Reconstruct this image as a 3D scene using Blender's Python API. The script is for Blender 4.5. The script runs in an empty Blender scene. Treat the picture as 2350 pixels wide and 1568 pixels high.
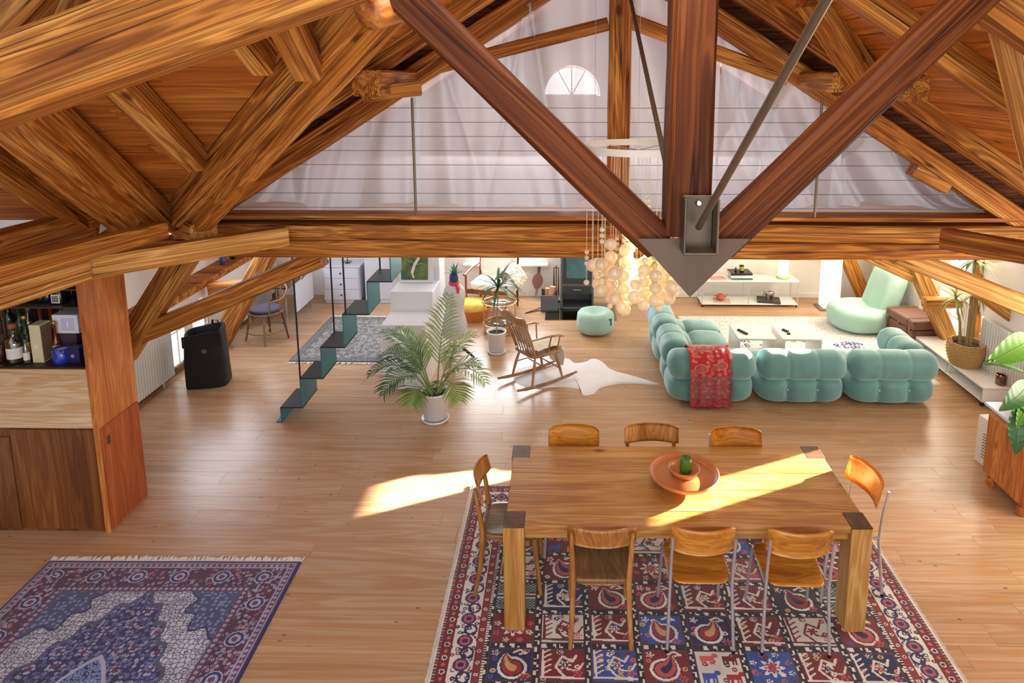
import bpy, math, random
import numpy as np
from mathutils import Vector, Matrix
PI = math.pi
C = bpy.context.scene.collection
R = random.Random(7)
NR = np.random.RandomState(11)

# ------------------------------------------------------------------ camera, light, exposure
CF, CCX, CCY, CTH, CH, CYAW = 1592.815, 1275.67, 434.24, 0.170757, 3.57348, -0.016922
cd = bpy.data.cameras.new('camera'); cam = bpy.data.objects.new('camera', cd); C.objects.link(cam)
cam.location = (0, 0, CH); cam.rotation_euler = (PI/2 - CTH, 0, -CYAW)
cd.sensor_fit = 'HORIZONTAL'; cd.sensor_width = 36.0; cd.lens = CF/2350*36
cd.shift_x = -(CCX-1175)/2350; cd.shift_y = (CCY-784)/2350
cd.clip_start = 0.05; cd.clip_end = 200
sc = bpy.context.scene; sc.camera = cam
sc.view_settings.view_transform = 'Standard'; sc.view_settings.look = 'None'
sc.view_settings.gamma = 1.0; sc.view_settings.use_curve_mapping = False
sc.view_settings.exposure = 0.35

w = bpy.data.worlds.new('world'); sc.world = w; w.use_nodes = True
bg = w.node_tree.nodes['Background']; bg.inputs[0].default_value = (0.80, 0.90, 1.0, 1); bg.inputs[1].default_value = 1.0

sl = bpy.data.lights.new('sun', 'SUN'); so = bpy.data.objects.new('sun', sl); C.objects.link(so)
sl.energy = 130; sl.angle = math.radians(0.5); sl.color = (1.0, 0.90, 0.72)
SUN = Vector((-0.908, -0.418, -0.193)).normalized()
so.rotation_euler = SUN.to_track_quat('-Z', 'Y').to_euler(); so.location = (8, 8, 6)

def area(name, loc, to, sx, sy, power, col):
    l = bpy.data.lights.new(name, 'AREA'); o = bpy.data.objects.new(name, l); C.objects.link(o)
    l.shape = 'RECTANGLE'; l.size = sx; l.size_y = sy; l.energy = power; l.color = col
    o.location = loc
    o.rotation_euler = (Vector(to)-Vector(loc)).to_track_quat('-Z', 'Y').to_euler()
    return o
WARM = (1.0, 0.80, 0.56); DAY = (0.93, 0.96, 1.0)
area('fill_rear', (0.3, -0.9, 2.5), (0.3, 6, 0.9), 5.0, 2.0, 82, (1.0, 0.95, 0.87))  # fill light added behind the camera for the near zone, no window modelled
area('fill_overhead', (0.6, 2.4, 4.45), (0.6, 3.6, 0), 2.0, 1.2, 78, (1.0, 0.94, 0.84))  # unseen fill added above the table zone; the roof is closed here
area('daylight_wall_window_far', (-0.95, 10.40, 1.35), (-0.6, 6, 0.2), 1.3, 1.1, 46, DAY)
area('daylight_wall_window_left', (-4.42, 8.6, 1.5), (0, 8.4, 0.2), 2.4, 0.8, 40, (0.80, 0.88, 1.0))
area('daylight_wall_window_right', (4.66, 8.7, 1.45), (1.2, 8.2, 0.2), 2.8, 0.8, 70, (1.0, 0.88, 0.70))
area('daylight_gallery', (0.2, 9.9, 3.3), (0.2, 5.8, 3.1), 5.0, 1.5, 104, (0.88, 0.93, 1.0))
area('fill_near_right', (4.66, 4.6, 1.5), (0.5, 5.0, 1.6), 1.6, 0.8, 62, (1.0, 0.90, 0.72))  # added warm fill for tie beam and right floor; wall has no opening
area('fill_under_gallery', (2.6, 8.6, 2.15), (2.6, 8.6, 0), 2.6, 2.0, 22, WARM)  # made-up warm fill below the gallery, without any fitting
area('fill_under_gallery', (-1.8, 8.4, 2.15), (-1.8, 8.4, 0), 2.6, 2.0, 9, (0.90, 0.93, 1.0))  # weaker cool fill added under the gallery's left half

# ------------------------------------------------------------------ geometry helpers
def ray(px, py):
    u = (px-CCX)/CF; v = (py-CCY)/CF; c, s = math.cos(CTH), math.sin(CTH)
    x, y, z = u, c - v*s, -(s + v*c)
    cy, sy = math.cos(CYAW), math.sin(CYAW)
    return Vector((x*cy + y*sy, -x*sy + y*cy, z))
O0 = Vector((0, 0, CH))
def atz(px, py, z=0.0):
    d = ray(px, py); return O0 + d*((z-CH)/d.z)
def aty(px, py, y):
    d = ray(px, py); return O0 + d*(y/d.y)
def atx(px, py, x):
    d = ray(px, py); return O0 + d*(x/d.x)
def atpl(px, py, n, d0):
    d = ray(px, py); n = Vector(n); return O0 + d*((d0 - n.dot(O0))/n.dot(d))

class MB:
    def __init__(s): s.v = []; s.f = []; s.sm = []
    def add(s, vs, fs, smooth=False):
        o = len(s.v); s.v += [tuple(p) for p in vs]
        s.f += [tuple(i+o for i in f) for f in fs]; s.sm += [smooth]*len(fs); return s
    def box(s, c, d, rot=None, ch=0.0):
        hx, hy, hz = d[0]/2, d[1]/2, d[2]/2; c = Vector(c)
        if ch <= 0:
            vs = [Vector((x, y, z)) for x in (-hx, hx) for y in (-hy, hy) for z in (-hz, hz)]
            fs = [(0,1,3,2),(4,6,7,5),(0,4,5,1),(2,3,7,6),(0,2,6,4),(1,5,7,3)]
        else:
            ch = min(ch, hx*.9, hy*.9, hz*.9); vs = []
            for x in (-1, 1):
                for y in (-1, 1):
                    for z in (-1, 1):
                        vs += [Vector((x*hx, y*(hy-ch), z*(hz-ch))), Vector((x*(hx-ch), y*hy, z*(hz-ch))), Vector((x*(hx-ch), y*(hy-ch), z*hz))]
            def I(x, y, z, k): return ((x*2+y)*2+z)*3+k
            fs = []
            for a in (0, 1):
                q = [I(a,0,0,0), I(a,1,0,0), I(a,1,1,0), I(a,0,1,0)]; fs.append(q if a else q[::-1])
                q = [I(0,a,0,1), I(1,a,0,1), I(1,a,1,1), I(0,a,1,1)]; fs.append(q[::-1] if a else q)
                q = [I(0,0,a,2), I(1,0,a,2), I(1,1,a,2), I(0,1,a,2)]; fs.append(q if a else q[::-1])
            for a in (0, 1):
                for b in (0, 1):
                    fs.append([I(a,b,0,0), I(a,b,1,0), I(a,b,1,1), I(a,b,0,1)])
                    fs.append([I(a,0,b,0), I(a,1,b,0), I(a,1,b,2), I(a,0,b,2)])
                    fs.append([I(0,a,b,1), I(1,a,b,1), I(1,a,b,2), I(0,a,b,2)])
                    for z in (0, 1): fs.append([I(a,b,z,0), I(a,b,z,1), I(a,b,z,2)])
            fs2 = []
            for f in fs:
                m = sum((vs[i] for i in f), Vector())/len(f)
                n = (vs[f[1]]-vs[f[0]]).cross(vs[f[2]]-vs[f[0]])
                fs2.append(tuple(f) if n.dot(m) >= 0 else tuple(f[::-1]))
            fs = fs2
        if rot is not None: vs = [rot @ p for p in vs]
        return s.add([p+c for p in vs], fs)
    def tube(s, pts, r, n=8, cap=True, flat=1.0, smooth=True, closed=False):
        pts = [Vector(p) for p in pts]; m = len(pts)
        rs = r if isinstance(r, (list, tuple)) else [r]*m
        t0 = (pts[1]-pts[0]).normalized()
        up = Vector((0, 0, 1)) if abs(t0.z) < .9 else Vector((0, 1, 0))
        a = t0.cross(up).normalized(); vs = []; fs = []
        for i, p in enumerate(pts):
            if closed: t = (pts[(i+1) % m]-pts[i-1]).normalized()
            else: t = (pts[min(i+1, m-1)]-pts[max(i-1, 0)]).normalized()
            a = (a - t*a.dot(t)).normalized(); b = t.cross(a)
            for k in range(n):
                q = 2*PI*k/n; vs.append(p + a*(rs[i]*math.cos(q)) + b*(rs[i]*flat*math.sin(q)))
        for i in range(m if closed else m-1):
            for k in range(n):
                i2 = (i+1) % m
                fs.append((i*n+k, i*n+(k+1) % n, i2*n+(k+1) % n, i2*n+k))
        s.add(vs, fs, smooth)
        if cap and not closed:
            s.add(vs[:n], [tuple(range(n))[::-1]]); s.add(vs[-n:], [tuple(range(n))])
        return s
    def lathe(s, prof, n=24, c=(0, 0, 0), smooth=True, sx=1.0, sy=1.0, cap=False):
        c = Vector(c); vs = []; fs = []
        for (r, z) in prof:
            for k in range(n):
                q = 2*PI*k/n; vs.append(c + Vector((r*sx*math.cos(q), r*sy*math.sin(q), z)))
        for i in range(len(prof)-1):
            for k in range(n): fs.append((i*n+k, i*n+(k+1) % n, (i+1)*n+(k+1) % n, (i+1)*n+k))
        s.add(vs, fs, smooth)
        if cap: s.add(vs[:n], [tuple(range(n))[::-1]]); s.add(vs[-n:], [tuple(range(n))])
        return s
    def grid(s, fn, nu, nv, smooth=True, wrapu=False):
        vs = []; fs = []
        for j in range(nv+1):
            for i in range(nu+(0 if wrapu else 1)): vs.append(Vector(fn(i/nu, j/nv)))
        W = nu if wrapu else nu+1
        for j in range(nv):
            for i in range(nu):
                i2 = (i+1) % W if wrapu else i+1
                fs.append((j*W+i, j*W+i2, (j+1)*W+i2, (j+1)*W+i))
        return s.add(vs, fs, smooth)
    def poly(s, pts2, z0, z1):
        n = len(pts2); vs = [Vector((x, y, z0)) for x, y in pts2]+[Vector((x, y, z1)) for x, y in pts2]
        fs = [tuple(range(n))[::-1], tuple(range(n, 2*n))]+[(i, (i+1) % n, n+(i+1) % n, n+i) for i in range(n)]
        return s.add(vs, fs)
    def xf(s, M, i0=0):
        s.v[i0:] = [tuple(M @ Vector(p)) for p in s.v[i0:]]; return s
    def build(s, name, m, parent=None, loc=None, rot=None):
        me = bpy.data.meshes.new(name); me.from_pydata(s.v, [], s.f)
        me.polygons.foreach_set('use_smooth', s.sm); me.update()
        me.materials.append(m); o = bpy.data.objects.new(name, me); C.objects.link(o)
        if parent is not None: o.parent = parent
        if loc is not None: o.location = loc
        if rot is not None: o.rotation_euler = rot
        return o

LABELS = {}
def tag(o, label, cat, group=None, kind=None):
    if label: o['label'] = label
    if cat: o['category'] = cat
    if group: o['group'] = group
    if kind: o['kind'] = kind
    return o
def thing(name, label, cat, loc=(0, 0, 0), rz=0.0, group=None):
    o = bpy.data.objects.new(name, None); C.objects.link(o); o.empty_display_size = .1
    o.location = loc; o.rotation_euler = (0, 0, rz)
    return tag(o, label, cat, group)
def struct(name, mb, m): 
    o = mb.build(name, m); o['kind'] = 'structure'; return o
def dup(root, loc, rz, label=None, group=None):
    def cp(o, par):
        c = o.copy(); C.objects.link(c)
        if par is not None: c.parent = par
        for ch in o.children: cp(ch, c)
        return c
    c = cp(root, None); c.location = loc; c.rotation_euler = (0, 0, rz)
    if label: c['label'] = label
    if group: c['group'] = group
    return c
def shared(name, me, parent, loc=(0,0,0), rot=(0,0,0), sc_=(1,1,1), m=None):
    o = bpy.data.objects.new(name, me); C.objects.link(o); o.parent = parent
    o.location = loc; o.rotation_euler = rot; o.scale = sc_; return o
def BX(c, d, rot=None, ch=0.004): return MB().box(c, d, rot, ch)

# ------------------------------------------------------------------ materials
MATS = {}
def s2l(c):
    return tuple((x/12.92 if x <= .04045 else ((x+.055)/1.055)**2.4) for x in [v/255 for v in c])
def base(name):
    m = bpy.data.materials.new(name); m.use_nodes = True
    return m, m.node_tree, m.node_tree.nodes['Principled BSDF']
def mat(name, col, rough=.5, metal=0.0, noise=0.0, nscale=20, spec=None, sheen=0, emit=None, es=0, bump=0, trans=0, sub=0, coat=0, alpha=1):
    if name in MATS: return MATS[name]
    m, t, b = base(name); L = t.links; c = s2l(col) + (1,)
    b.inputs['Base Color'].default_value = c; b.inputs['Roughness'].default_value = rough; b.inputs['Metallic'].default_value = metal
    if spec is not None: b.inputs['Specular IOR Level'].default_value = spec
    if sheen: b.inputs['Sheen Weight'].default_value = sheen; b.inputs['Sheen Roughness'].default_value = .35
    if trans: b.inputs['Transmission Weight'].default_value = trans
    if coat: b.inputs['Coat Weight'].default_value = coat; b.inputs['Coat Roughness'].default_value = .1
    if alpha < 1: b.inputs['Alpha'].default_value = alpha
    if emit: b.inputs['Emission Color'].default_value = s2l(emit)+(1,); b.inputs['Emission Strength'].default_value = es
    if noise or bump:
        tc = t.nodes.new('ShaderNodeTexCoord'); n = t.nodes.new('ShaderNodeTexNoise'); n.inputs['Scale'].default_value = nscale; n.inputs['Detail'].default_value = 4
        L.new(tc.outputs['Object'], n.inputs['Vector'])
        if noise:
            mx = t.nodes.new('ShaderNodeMix'); mx.data_type = 'RGBA'
            mx.inputs[6].default_value = tuple(max(0, x*(1-noise)) for x in c[:3])+(1,); mx.inputs[7].default_value = tuple(min(1, x*(1+noise)) for x in c[:3])+(1,)
            L.new(n.outputs['Fac'], mx.inputs[0]); L.new(mx.outputs[2], b.inputs['Base Color'])
        if bump:
            bp = t.nodes.new('ShaderNodeBump'); bp.inputs['Strength'].default_value = bump; bp.inputs['Distance'].default_value = .01
            L.new(n.outputs['Fac'], bp.inputs['Height']); L.new(bp.outputs[0], b.inputs['Normal'])
    MATS[name] = m; return m
def ramp(t, stops):
    r = t.nodes.new('ShaderNodeValToRGB'); e = r.color_ramp.elements
    while len(e) > 1: e.remove(e[0])
    e[0].position = stops[0][0]; e[0].color = stops[0][1]
    for p, c in stops[1:]:
        q = e.new(p); q.color = c
    return r
def wood(name, light, mid, dark, axis=0, along=.55, across=6.0, rough=.45, streak=.55, knots=.5, bump=.35, var=.25, crack=0.0, coat=0, rnd=True, fine=.35, kscale=1.0, kth=.05, spec=.5):
    if name in MATS: return MATS[name]
    m, t, b = base(name); L = t.links; N = t.nodes.new
    tc = N('ShaderNodeTexCoord'); oi = N('ShaderNodeObjectInfo')
    ad = N('ShaderNodeVectorMath'); ad.operation = 'MULTIPLY_ADD'
    cmb = N('ShaderNodeCombineXYZ')
    for i in range(3): L.new(oi.outputs['Random'], cmb.inputs[i])
    ad.inputs[1].default_value = (37.0, 23.0, 51.0) if rnd else (0, 0, 0)
    L.new(cmb.outputs[0], ad.inputs[0]); L.new(tc.outputs['Object'], ad.inputs[2])
    sc1 = [across]*3; sc1[axis] = along
    mp = N('ShaderNodeMapping'); mp.inputs['Scale'].default_value = sc1; L.new(ad.outputs[0], mp.inputs[0])
    n1 = N('ShaderNodeTexNoise'); n1.inputs['Scale'].default_value = 1.0; n1.inputs['Detail'].default_value = 3; n1.inputs['Roughness'].default_value = .55; n1.inputs['Distortion'].default_value = .6
    L.new(mp.outputs[0], n1.inputs['Vector'])
    # growth rings: sine of a smooth field
    mu = N('ShaderNodeMath'); mu.operation = 'MULTIPLY'; mu.inputs[1].default_value = 62.0; L.new(n1.outputs['Fac'], mu.inputs[0])
    si = N('ShaderNodeMath'); si.operation = 'SINE'; L.new(mu.outputs[0], si.inputs[0])
    rg = ramp(t, [(0, (0,0,0,1)), (.45, (.25,.25,.25,1)), (1, (1,1,1,1))])
    ma = N('ShaderNodeMath'); ma.operation = 'MULTIPLY_ADD'; ma.inputs[1].default_value = .5; ma.inputs[2].default_value = .5; L.new(si.outputs[0], ma.inputs[0])
    L.new(ma.outputs[0], rg.inputs[0])
    c3 = lambda c: s2l(c)+(1,)
    cr = ramp(t, [(.28, c3(dark)), (.45, c3(mid)), (.68, c3(light))]); L.new(n1.outputs['Fac'], cr.inputs[0])
    mx = N('ShaderNodeMix'); mx.data_type = 'RGBA'; mx.blend_type = 'MULTIPLY'
    st = N('ShaderNodeMix'); st.data_type = 'RGBA'; st.inputs[6].default_value = (1-streak, (1-streak)*.82, (1-streak)*.62, 1); st.inputs[7].default_value = (1,1,1,1)
    L.new(rg.outputs[0], st.inputs[0])
    mx.inputs[0].default_value = 1; L.new(cr.outputs[0], mx.inputs[6]); L.new(st.outputs[2], mx.inputs[7])
    # fine fibres
    sc2 = [across*9]*3; sc2[axis] = along*2.5
    mp2 = N('ShaderNodeMapping'); mp2.inputs['Scale'].default_value = sc2; L.new(ad.outputs[0], mp2.inputs[0])
    n2 = N('ShaderNodeTexNoise'); n2.inputs['Scale'].default_value = 1; n2.inputs['Detail'].default_value = 3; L.new(mp2.outputs[0], n2.inputs['Vector'])
    r2 = ramp(t, [(.3, (1-fine, 1-fine*1.1, 1-fine*1.25, 1)), (.62, (1,1,1,1))]); L.new(n2.outputs['Fac'], r2.inputs[0])
    m2 = N('ShaderNodeMix'); m2.data_type = 'RGBA'; m2.blend_type = 'MULTIPLY'; m2.inputs[0].default_value = 1
    L.new(mx.outputs[2], m2.inputs[6]); L.new(r2.outputs[0], m2.inputs[7]); out = m2
    hgt = n2.outputs['Fac']
    if knots > 0:
        sk = [2.2]*3; sk[axis] = 1.1
        mk = N('ShaderNodeMapping'); mk.inputs['Scale'].default_value = sk; L.new(ad.outputs[0], mk.inputs[0])
        vo = N('ShaderNodeTexVoronoi'); vo.inputs['Scale'].default_value = 1.6*kscale; b.inputs['Specular IOR Level'].default_value = spec; L.new(mk.outputs[0], vo.inputs['Vector'])
        rk = ramp(t, [(kth, (1-knots, (1-knots)*.75, (1-knots)*.5, 1)), (kth*2.2, (1,1,1,1))]); L.new(vo.outputs['Distance'], rk.inputs[0])
        m3 = N('ShaderNodeMix'); m3.data_type = 'RGBA'; m3.blend_type = 'MULTIPLY'; m3.inputs[0].default_value = 1
        L.new(out.outputs[2], m3.inputs[6]); L.new(rk.outputs[0], m3.inputs[7]); out = m3
    if crack > 0:
        sk = [across*1.6]*3; sk[axis] = along*.55
        mk = N('ShaderNodeMapping'); mk.inputs['Scale'].default_value = sk; L.new(ad.outputs[0], mk.inputs[0])
        nc = N('ShaderNodeTexNoise'); nc.inputs['Scale'].default_value = .8; nc.inputs['Detail'].default_value = 2; L.new(mk.outputs[0], nc.inputs['Vector'])
        rc = ramp(t, [(.485, (1,1,1,1)), (.5, (1-crack, (1-crack)*.7, (1-crack)*.5, 1)), (.515, (1,1,1,1))]); L.new(nc.outputs['Fac'], rc.inputs[0])
        m4 = N('ShaderNodeMix'); m4.data_type = 'RGBA'; m4.blend_type = 'MULTIPLY'; m4.inputs[0].default_value = 1
        L.new(out.outputs[2], m4.inputs[6]); L.new(rc.outputs[0], m4.inputs[7]); out = m4
    hs = N('ShaderNodeHueSaturation'); vr = N('ShaderNodeMath'); vr.operation = 'MULTIPLY_ADD'; vr.inputs[1].default_value = var; vr.inputs[2].default_value = 1-var/2
    L.new(oi.outputs['Random'], vr.inputs[0]); L.new(vr.outputs[0], hs.inputs['Value']); L.new(out.outputs[2], hs.inputs['Color'])
    L.new(hs.outputs[0], b.inputs['Base Color']); b.inputs['Roughness'].default_value = rough
    if coat: b.inputs['Coat Weight'].default_value = coat; b.inputs['Coat Roughness'].default_value = .18
    if bump:
        bp = N('ShaderNodeBump'); bp.inputs['Strength'].default_value = bump; bp.inputs['Distance'].default_value = .004
        sm = N('ShaderNodeMath'); sm.operation = 'ADD'; L.new(n2.outputs['Fac'], sm.inputs[0]); L.new(rg.outputs[0], sm.inputs[1])
        L.new(sm.outputs[0], bp.inputs['Height']); L.new(bp.outputs[0], b.inputs['Normal'])
    MATS[name] = m; return m
def vcol(name, rough=.9, sheen=.3, bump=.3):
    if name in MATS: return MATS[name]
    m, t, b = base(name); a = t.nodes.new('ShaderNodeVertexColor'); a.layer_name = 'Col'
    t.links.new(a.outputs[0], b.inputs['Base Color']); b.inputs['Roughness'].default_value = rough; b.inputs['Sheen Weight'].default_value = sheen
    if bump:
        n = t.nodes.new('ShaderNodeTexNoise'); n.inputs['Scale'].default_value = 260; tc = t.nodes.new('ShaderNodeTexCoord'); t.links.new(tc.outputs['Object'], n.inputs['Vector'])
        bp = t.nodes.new('ShaderNodeBump'); bp.inputs['Strength'].default_value = bump; bp.inputs['Distance'].default_value = .004
        t.links.new(n.outputs['Fac'], bp.inputs['Height']); t.links.new(bp.outputs[0], b.inputs['Normal'])
    MATS[name] = m; return m
def glow(name, col, s):
    if name in MATS: return MATS[name]
    m, t, b = base(name); b.inputs['Base Color'].default_value = (0.8, .8, .8, 1); b.inputs['Emission Color'].default_value = s2l(col)+(1,); b.inputs['Emission Strength'].default_value = s
    b.inputs['Roughness'].default_value = .2; MATS[name] = m; return m
def glass(name, col=(235, 245, 240), tint=.86, gl=.12):
    if name in MATS: return MATS[name]
    m, t, b = base(name); N = t.nodes.new; t.nodes.remove(b)
    tr = N('ShaderNodeBsdfTransparent'); tr.inputs[0].default_value = tuple(x*tint for x in s2l(col))+(1,)
    g = N('ShaderNodeBsdfGlossy'); g.inputs['Roughness'].default_value = .05
    mx = N('ShaderNodeMixShader'); fr = N('ShaderNodeLayerWeight'); fr.inputs[0].default_value = .35
    ma = N('ShaderNodeMath'); ma.operation = 'MULTIPLY_ADD'; ma.inputs[1].default_value = .6; ma.inputs[2].default_value = gl; L = t.links
    L.new(fr.outputs['Fresnel'], ma.inputs[0]); L.new(ma.outputs[0], mx.inputs[0]); L.new(tr.outputs[0], mx.inputs[1]); L.new(g.outputs[0], mx.inputs[2])
    L.new(mx.outputs[0], t.nodes['Material Output'].inputs[0]); MATS[name] = m; return m

BEAM = wood('old_beam_wood', (222, 160, 82), (198, 126, 52), (150, 84, 30), across=8.5, along=.42, streak=.46, knots=.66, crack=.85, bump=.7, var=.22, rough=.62, spec=.22)
BEAMSHADE = wood('shaded_beam_wood', (122, 68, 32), (98, 50, 20), (60, 28, 10), across=8.0, along=.35, streak=.45, knots=.6, crack=.8, bump=.6, var=.08, rough=.6, spec=.15)  # same beam wood, with the struts' backlit shade put into its colour
PLANK = wood('ceiling_plank_wood', (206, 134, 62), (190, 114, 46), (160, 88, 32), across=4.0, along=.35, streak=.22, knots=.6, bump=.2, var=.22, rough=.55, spec=.25)
FLOORW = wood('floor_board_wood', (202, 172, 144), (192, 160, 130), (180, 146, 116), across=5, along=.3, streak=.07, knots=.62, bump=.04, var=.05, rough=.30, fine=.10, kscale=2.6, kth=.04)
BEAML = wood('pale_beam_wood', (238, 190, 118), (222, 164, 88), (186, 124, 56), across=8.5, along=.42, streak=.34, knots=.55, crack=.8, bump=.6, var=.12, rough=.62, spec=.22)
OAK = wood('table_oak', (208, 162, 98), (194, 144, 80), (170, 118, 60), across=6, along=.5, streak=.22, knots=.6, bump=.15, var=.08, rough=.38, fine=.22)
OAKV = wood('table_oak_upright', (214, 170, 104), (200, 152, 84), (174, 124, 64), axis=2, across=6, along=.5, streak=.22, knots=.5, bump=.15, var=.08, rough=.4, fine=.22)
OAKEND = wood('table_oak_end_grain', (112, 76, 46), (96, 62, 36), (74, 46, 26), across=9, along=9, streak=.3, knots=0, bump=.1, var=.05, rough=.4)
PLY = wood('chair_plywood', (222, 158, 66), (204, 136, 46), (172, 104, 30), axis=0, across=7, along=.7, streak=.18, knots=0, bump=.06, var=.12, rough=.27, fine=.2, coat=.35)
PLYW = wood('chair_bentwood', (200, 148, 82), (178, 122, 60), (140, 90, 42), axis=2, across=8, along=.8, streak=.2, knots=0, bump=.08, var=.12, rough=.32, fine=.25, coat=.25)
SEATW = wood('worn_seat_wood', (150, 118, 84), (128, 98, 66), (98, 72, 46), axis=1, across=7, along=.9, streak=.2, knots=0, bump=.08, var=.1, rough=.3, fine=.25, coat=.3)
TEAK = wood('cabinet_teak', (222, 150, 84), (208, 130, 66), (182, 106, 48), axis=2, across=7, along=.5, streak=.22, knots=0, bump=.05, var=.06, rough=.4, fine=.25)
TEAKD = wood('cabinet_dark_veneer', (152, 100, 52), (128, 78, 36), (98, 56, 24), axis=2, across=8, along=.5, streak=.22, knots=0, bump=.05, var=.08, rough=.42, fine=.25)
PALEW = wood('pale_panel_wood', (232, 208, 178), (222, 194, 160), (204, 172, 136), axis=0, across=9, along=.5, streak=.14, knots=0, bump=.04, var=.05, rough=.4, fine=.15)
ROCKW = wood('rocker_wood', (190, 154, 120), (166, 128, 96), (130, 94, 66), axis=2, across=8, along=.8, streak=.2, knots=0, bump=.08, var=.06, rough=.38, fine=.2)
MAHOG = wood('armchair_mahogany', (170, 92, 52), (142, 68, 34), (104, 44, 20), axis=2, across=8, along=.8, streak=.2, knots=0, bump=.05, var=.05, rough=.3, fine=.2)
HONEY = wood('honey_wood', (214, 142, 70), (190, 114, 48), (150, 82, 30), axis=2, across=6, along=.7, streak=.3, knots=.5, bump=.15, var=.05, rough=.4, fine=.25)
WHITE = mat('wall_plaster_white', (236, 232, 226), .8, noise=.03, nscale=6, bump=.05)
WPAINT = mat('white_lacquer', (238, 238, 236), .35)
STEEL = mat('brushed_steel', (190, 190, 192), .25, 1.0)
CHROME = mat('chrome_tube', (214, 214, 222), .28, .75)
DSTEEL = mat('dark_steel', (118, 104, 88), .42, .75, noise=.15, nscale=8)
BRKT = mat('bracket_steel', (74, 62, 50), .4, .5, noise=.15, nscale=8)
BRONZE = mat('bronze_plate', (84, 64, 48), .5, .35, noise=.12, nscale=5)
BLACK = mat('black_metal', (26, 26, 28), .4, .3)
BLKM = mat('black_matt', (18, 18, 20), .7)
PANE = glow('daylit_pane', (246, 250, 255), 2.0)
PANEW = glow('daylit_pane_warm', (255, 244, 222), 2.0)
GLASS = glass('clear_glass')
# ------------------------------------------------------------------ setting
def ZW(x): return 4.74 - .636*abs(x-.32)
def ZM(y): return 2.4 + .61*(5.5-y)
def xval(y): return .32 - (4.74-ZM(y))/.636
XL, XR, YB = -4.65, 4.82, 10.65
floor = struct('floor', MB().box((0.1, 4.9, -.06), (10.4, 12.4, .08)), FLOORW)
rw = .182; y = .4; row = 0; PL = {}
while y < YB-.01:
    wd = min(rw, YB-y); x = -4.95 - R.random()*1.6; k = 0
    while x < 5.2:
        ln = R.choice([2.0, 2.4, 2.8, 3.2]); x0 = max(x, -4.95); x1 = min(x+ln, 5.2)
        if x1-x0 > .05 and y > 1.5:
            key = (round(x1-x0, 3), round(wd, 3))
            if key not in PL:
                b = MB().box((0, 0, -.0105), (x1-x0-.0014, wd-.0014, .019), None, .0006)
                o = b.build('floor_board', FLOORW); PL[key] = o.data
            else: o = bpy.data.objects.new('floor_board', PL[key]); C.objects.link(o)
            o.parent = floor; o.location = ((x0+x1)/2, y+wd/2, 0)
        x += ln
    y += rw; row += 1

ceil = MB()
def slab(pts, t=.12):
    n = len(pts); vs = [Vector(p) for p in pts]+[Vector(p)+Vector((0, 0, t)) for p in pts]
    ceil.add(vs, [tuple(range(n)), tuple(range(n, 2*n))[::-1]]+[(i, (i+1) % n, n+(i+1) % n, n+i) for i in range(n)])
e = .03
slab([(.32, YB, ZW(.32)+e), (-4.9, YB, ZW(-4.9)+e), (-4.9, 5.45, ZW(-4.9)+e), (xval(5.5), 5.5, 2.4+e), (.32, 5.5-(4.74-2.4)/.61, 4.74+e)])
slab([(.32, -1.2, 4.74+e), (5.0, -1.2, ZW(5.0)+e), (5.0, YB, ZW(5.0)+e), (.32, YB, 4.74+e)])
slab([(xval(5.5), 5.5, 2.4+e), (-7.0, 5.7, 2.278+e), (-7.0, -1.2, ZM(-1.2)+e), (.32, -1.2, ZM(-1.2)+e), (.32, 5.5-(4.74-2.4)/.61, 4.74+e)])
ceiling = struct('ceiling', ceil, PLANK)
def plank(mid, ln, wd, euler, ax):
    dims = (ln, wd, .018) if ax == 0 else (wd, ln, .018)
    key = (ax, round(ln, 2), round(wd, 3))
    if key not in PL:
        b = MB().box((0, 0, .009), dims, None, .003)
        if ax == 1:   # turn so that the grain axis stays local x
            b = MB().box((0, 0, .009), (ln, wd, .018), None, .003)
        o = b.build('plank', PLANK); PL[key] = o.data
    else: o = bpy.data.objects.new('plank', PL[key]); C.objects.link(o)
    o.parent = ceiling; o.location = mid
    if ax == 0: o.rotation_euler = euler
    else: o.rotation_euler = (Matrix.Rotation(euler[1], 4, 'Y') @ Matrix.Rotation(PI/2, 4, 'Z')).to_euler()
    return o
tm = math.atan(.61); tw = math.atan(.636)
y = 5.62
while y > 1.7:
    y2 = y-.15*math.cos(tm); ym = (y+y2)/2; xe = min(xval(ym), .3); xs = -6.6; c = -2.9+R.random()*1.0
    if c < xe-.3: spans = [(xs, c-.001), (c+.001, xe)]
    else: spans = [(xs, xe)]
    for a, b in spans:
        if b-a > .1 and b < xe-.01: plank(((a+b)/2, ym, ZM(ym)), b-a, .1455, (-tm, 0, 0), 0)
        elif b-a > .1:
            g = .0025; ya, yb_ = y-g, y2+g; e1, e2 = min(xval(ya), .31)+.02, min(xval(yb_), .31)+.02; t_ = .018
            vs = [(a, ya, ZM(ya)), (e1, ya, ZM(ya)), (e2, yb_, ZM(yb_)), (a, yb_, ZM(yb_))]
            MB().add([Vector(q)-Vector((a, ym, ZM(ym))) for q in vs]+[Vector(q)-Vector((a, ym, ZM(ym)-t_)) for q in vs], [(0, 1, 2, 3), (4, 7, 6, 5), (0, 4, 5, 1), (1, 5, 6, 2), (2, 6, 7, 3), (3, 7, 4, 0)]).build('plank', PLANK, ceiling, (a, ym, ZM(ym)))
    y = y2
x = .30
while x > -3.35:
    x2 = x-.16*math.cos(tw); xm = (x+x2)/2; ys = 5.5-(ZW(xm)-2.4)/.61
    ys += .07; plank((xm, (ys+6.2)/2, ZW(xm)), 6.2-ys, .155, (0, -tw, 0), 1); x = x2
x = .34
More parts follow.
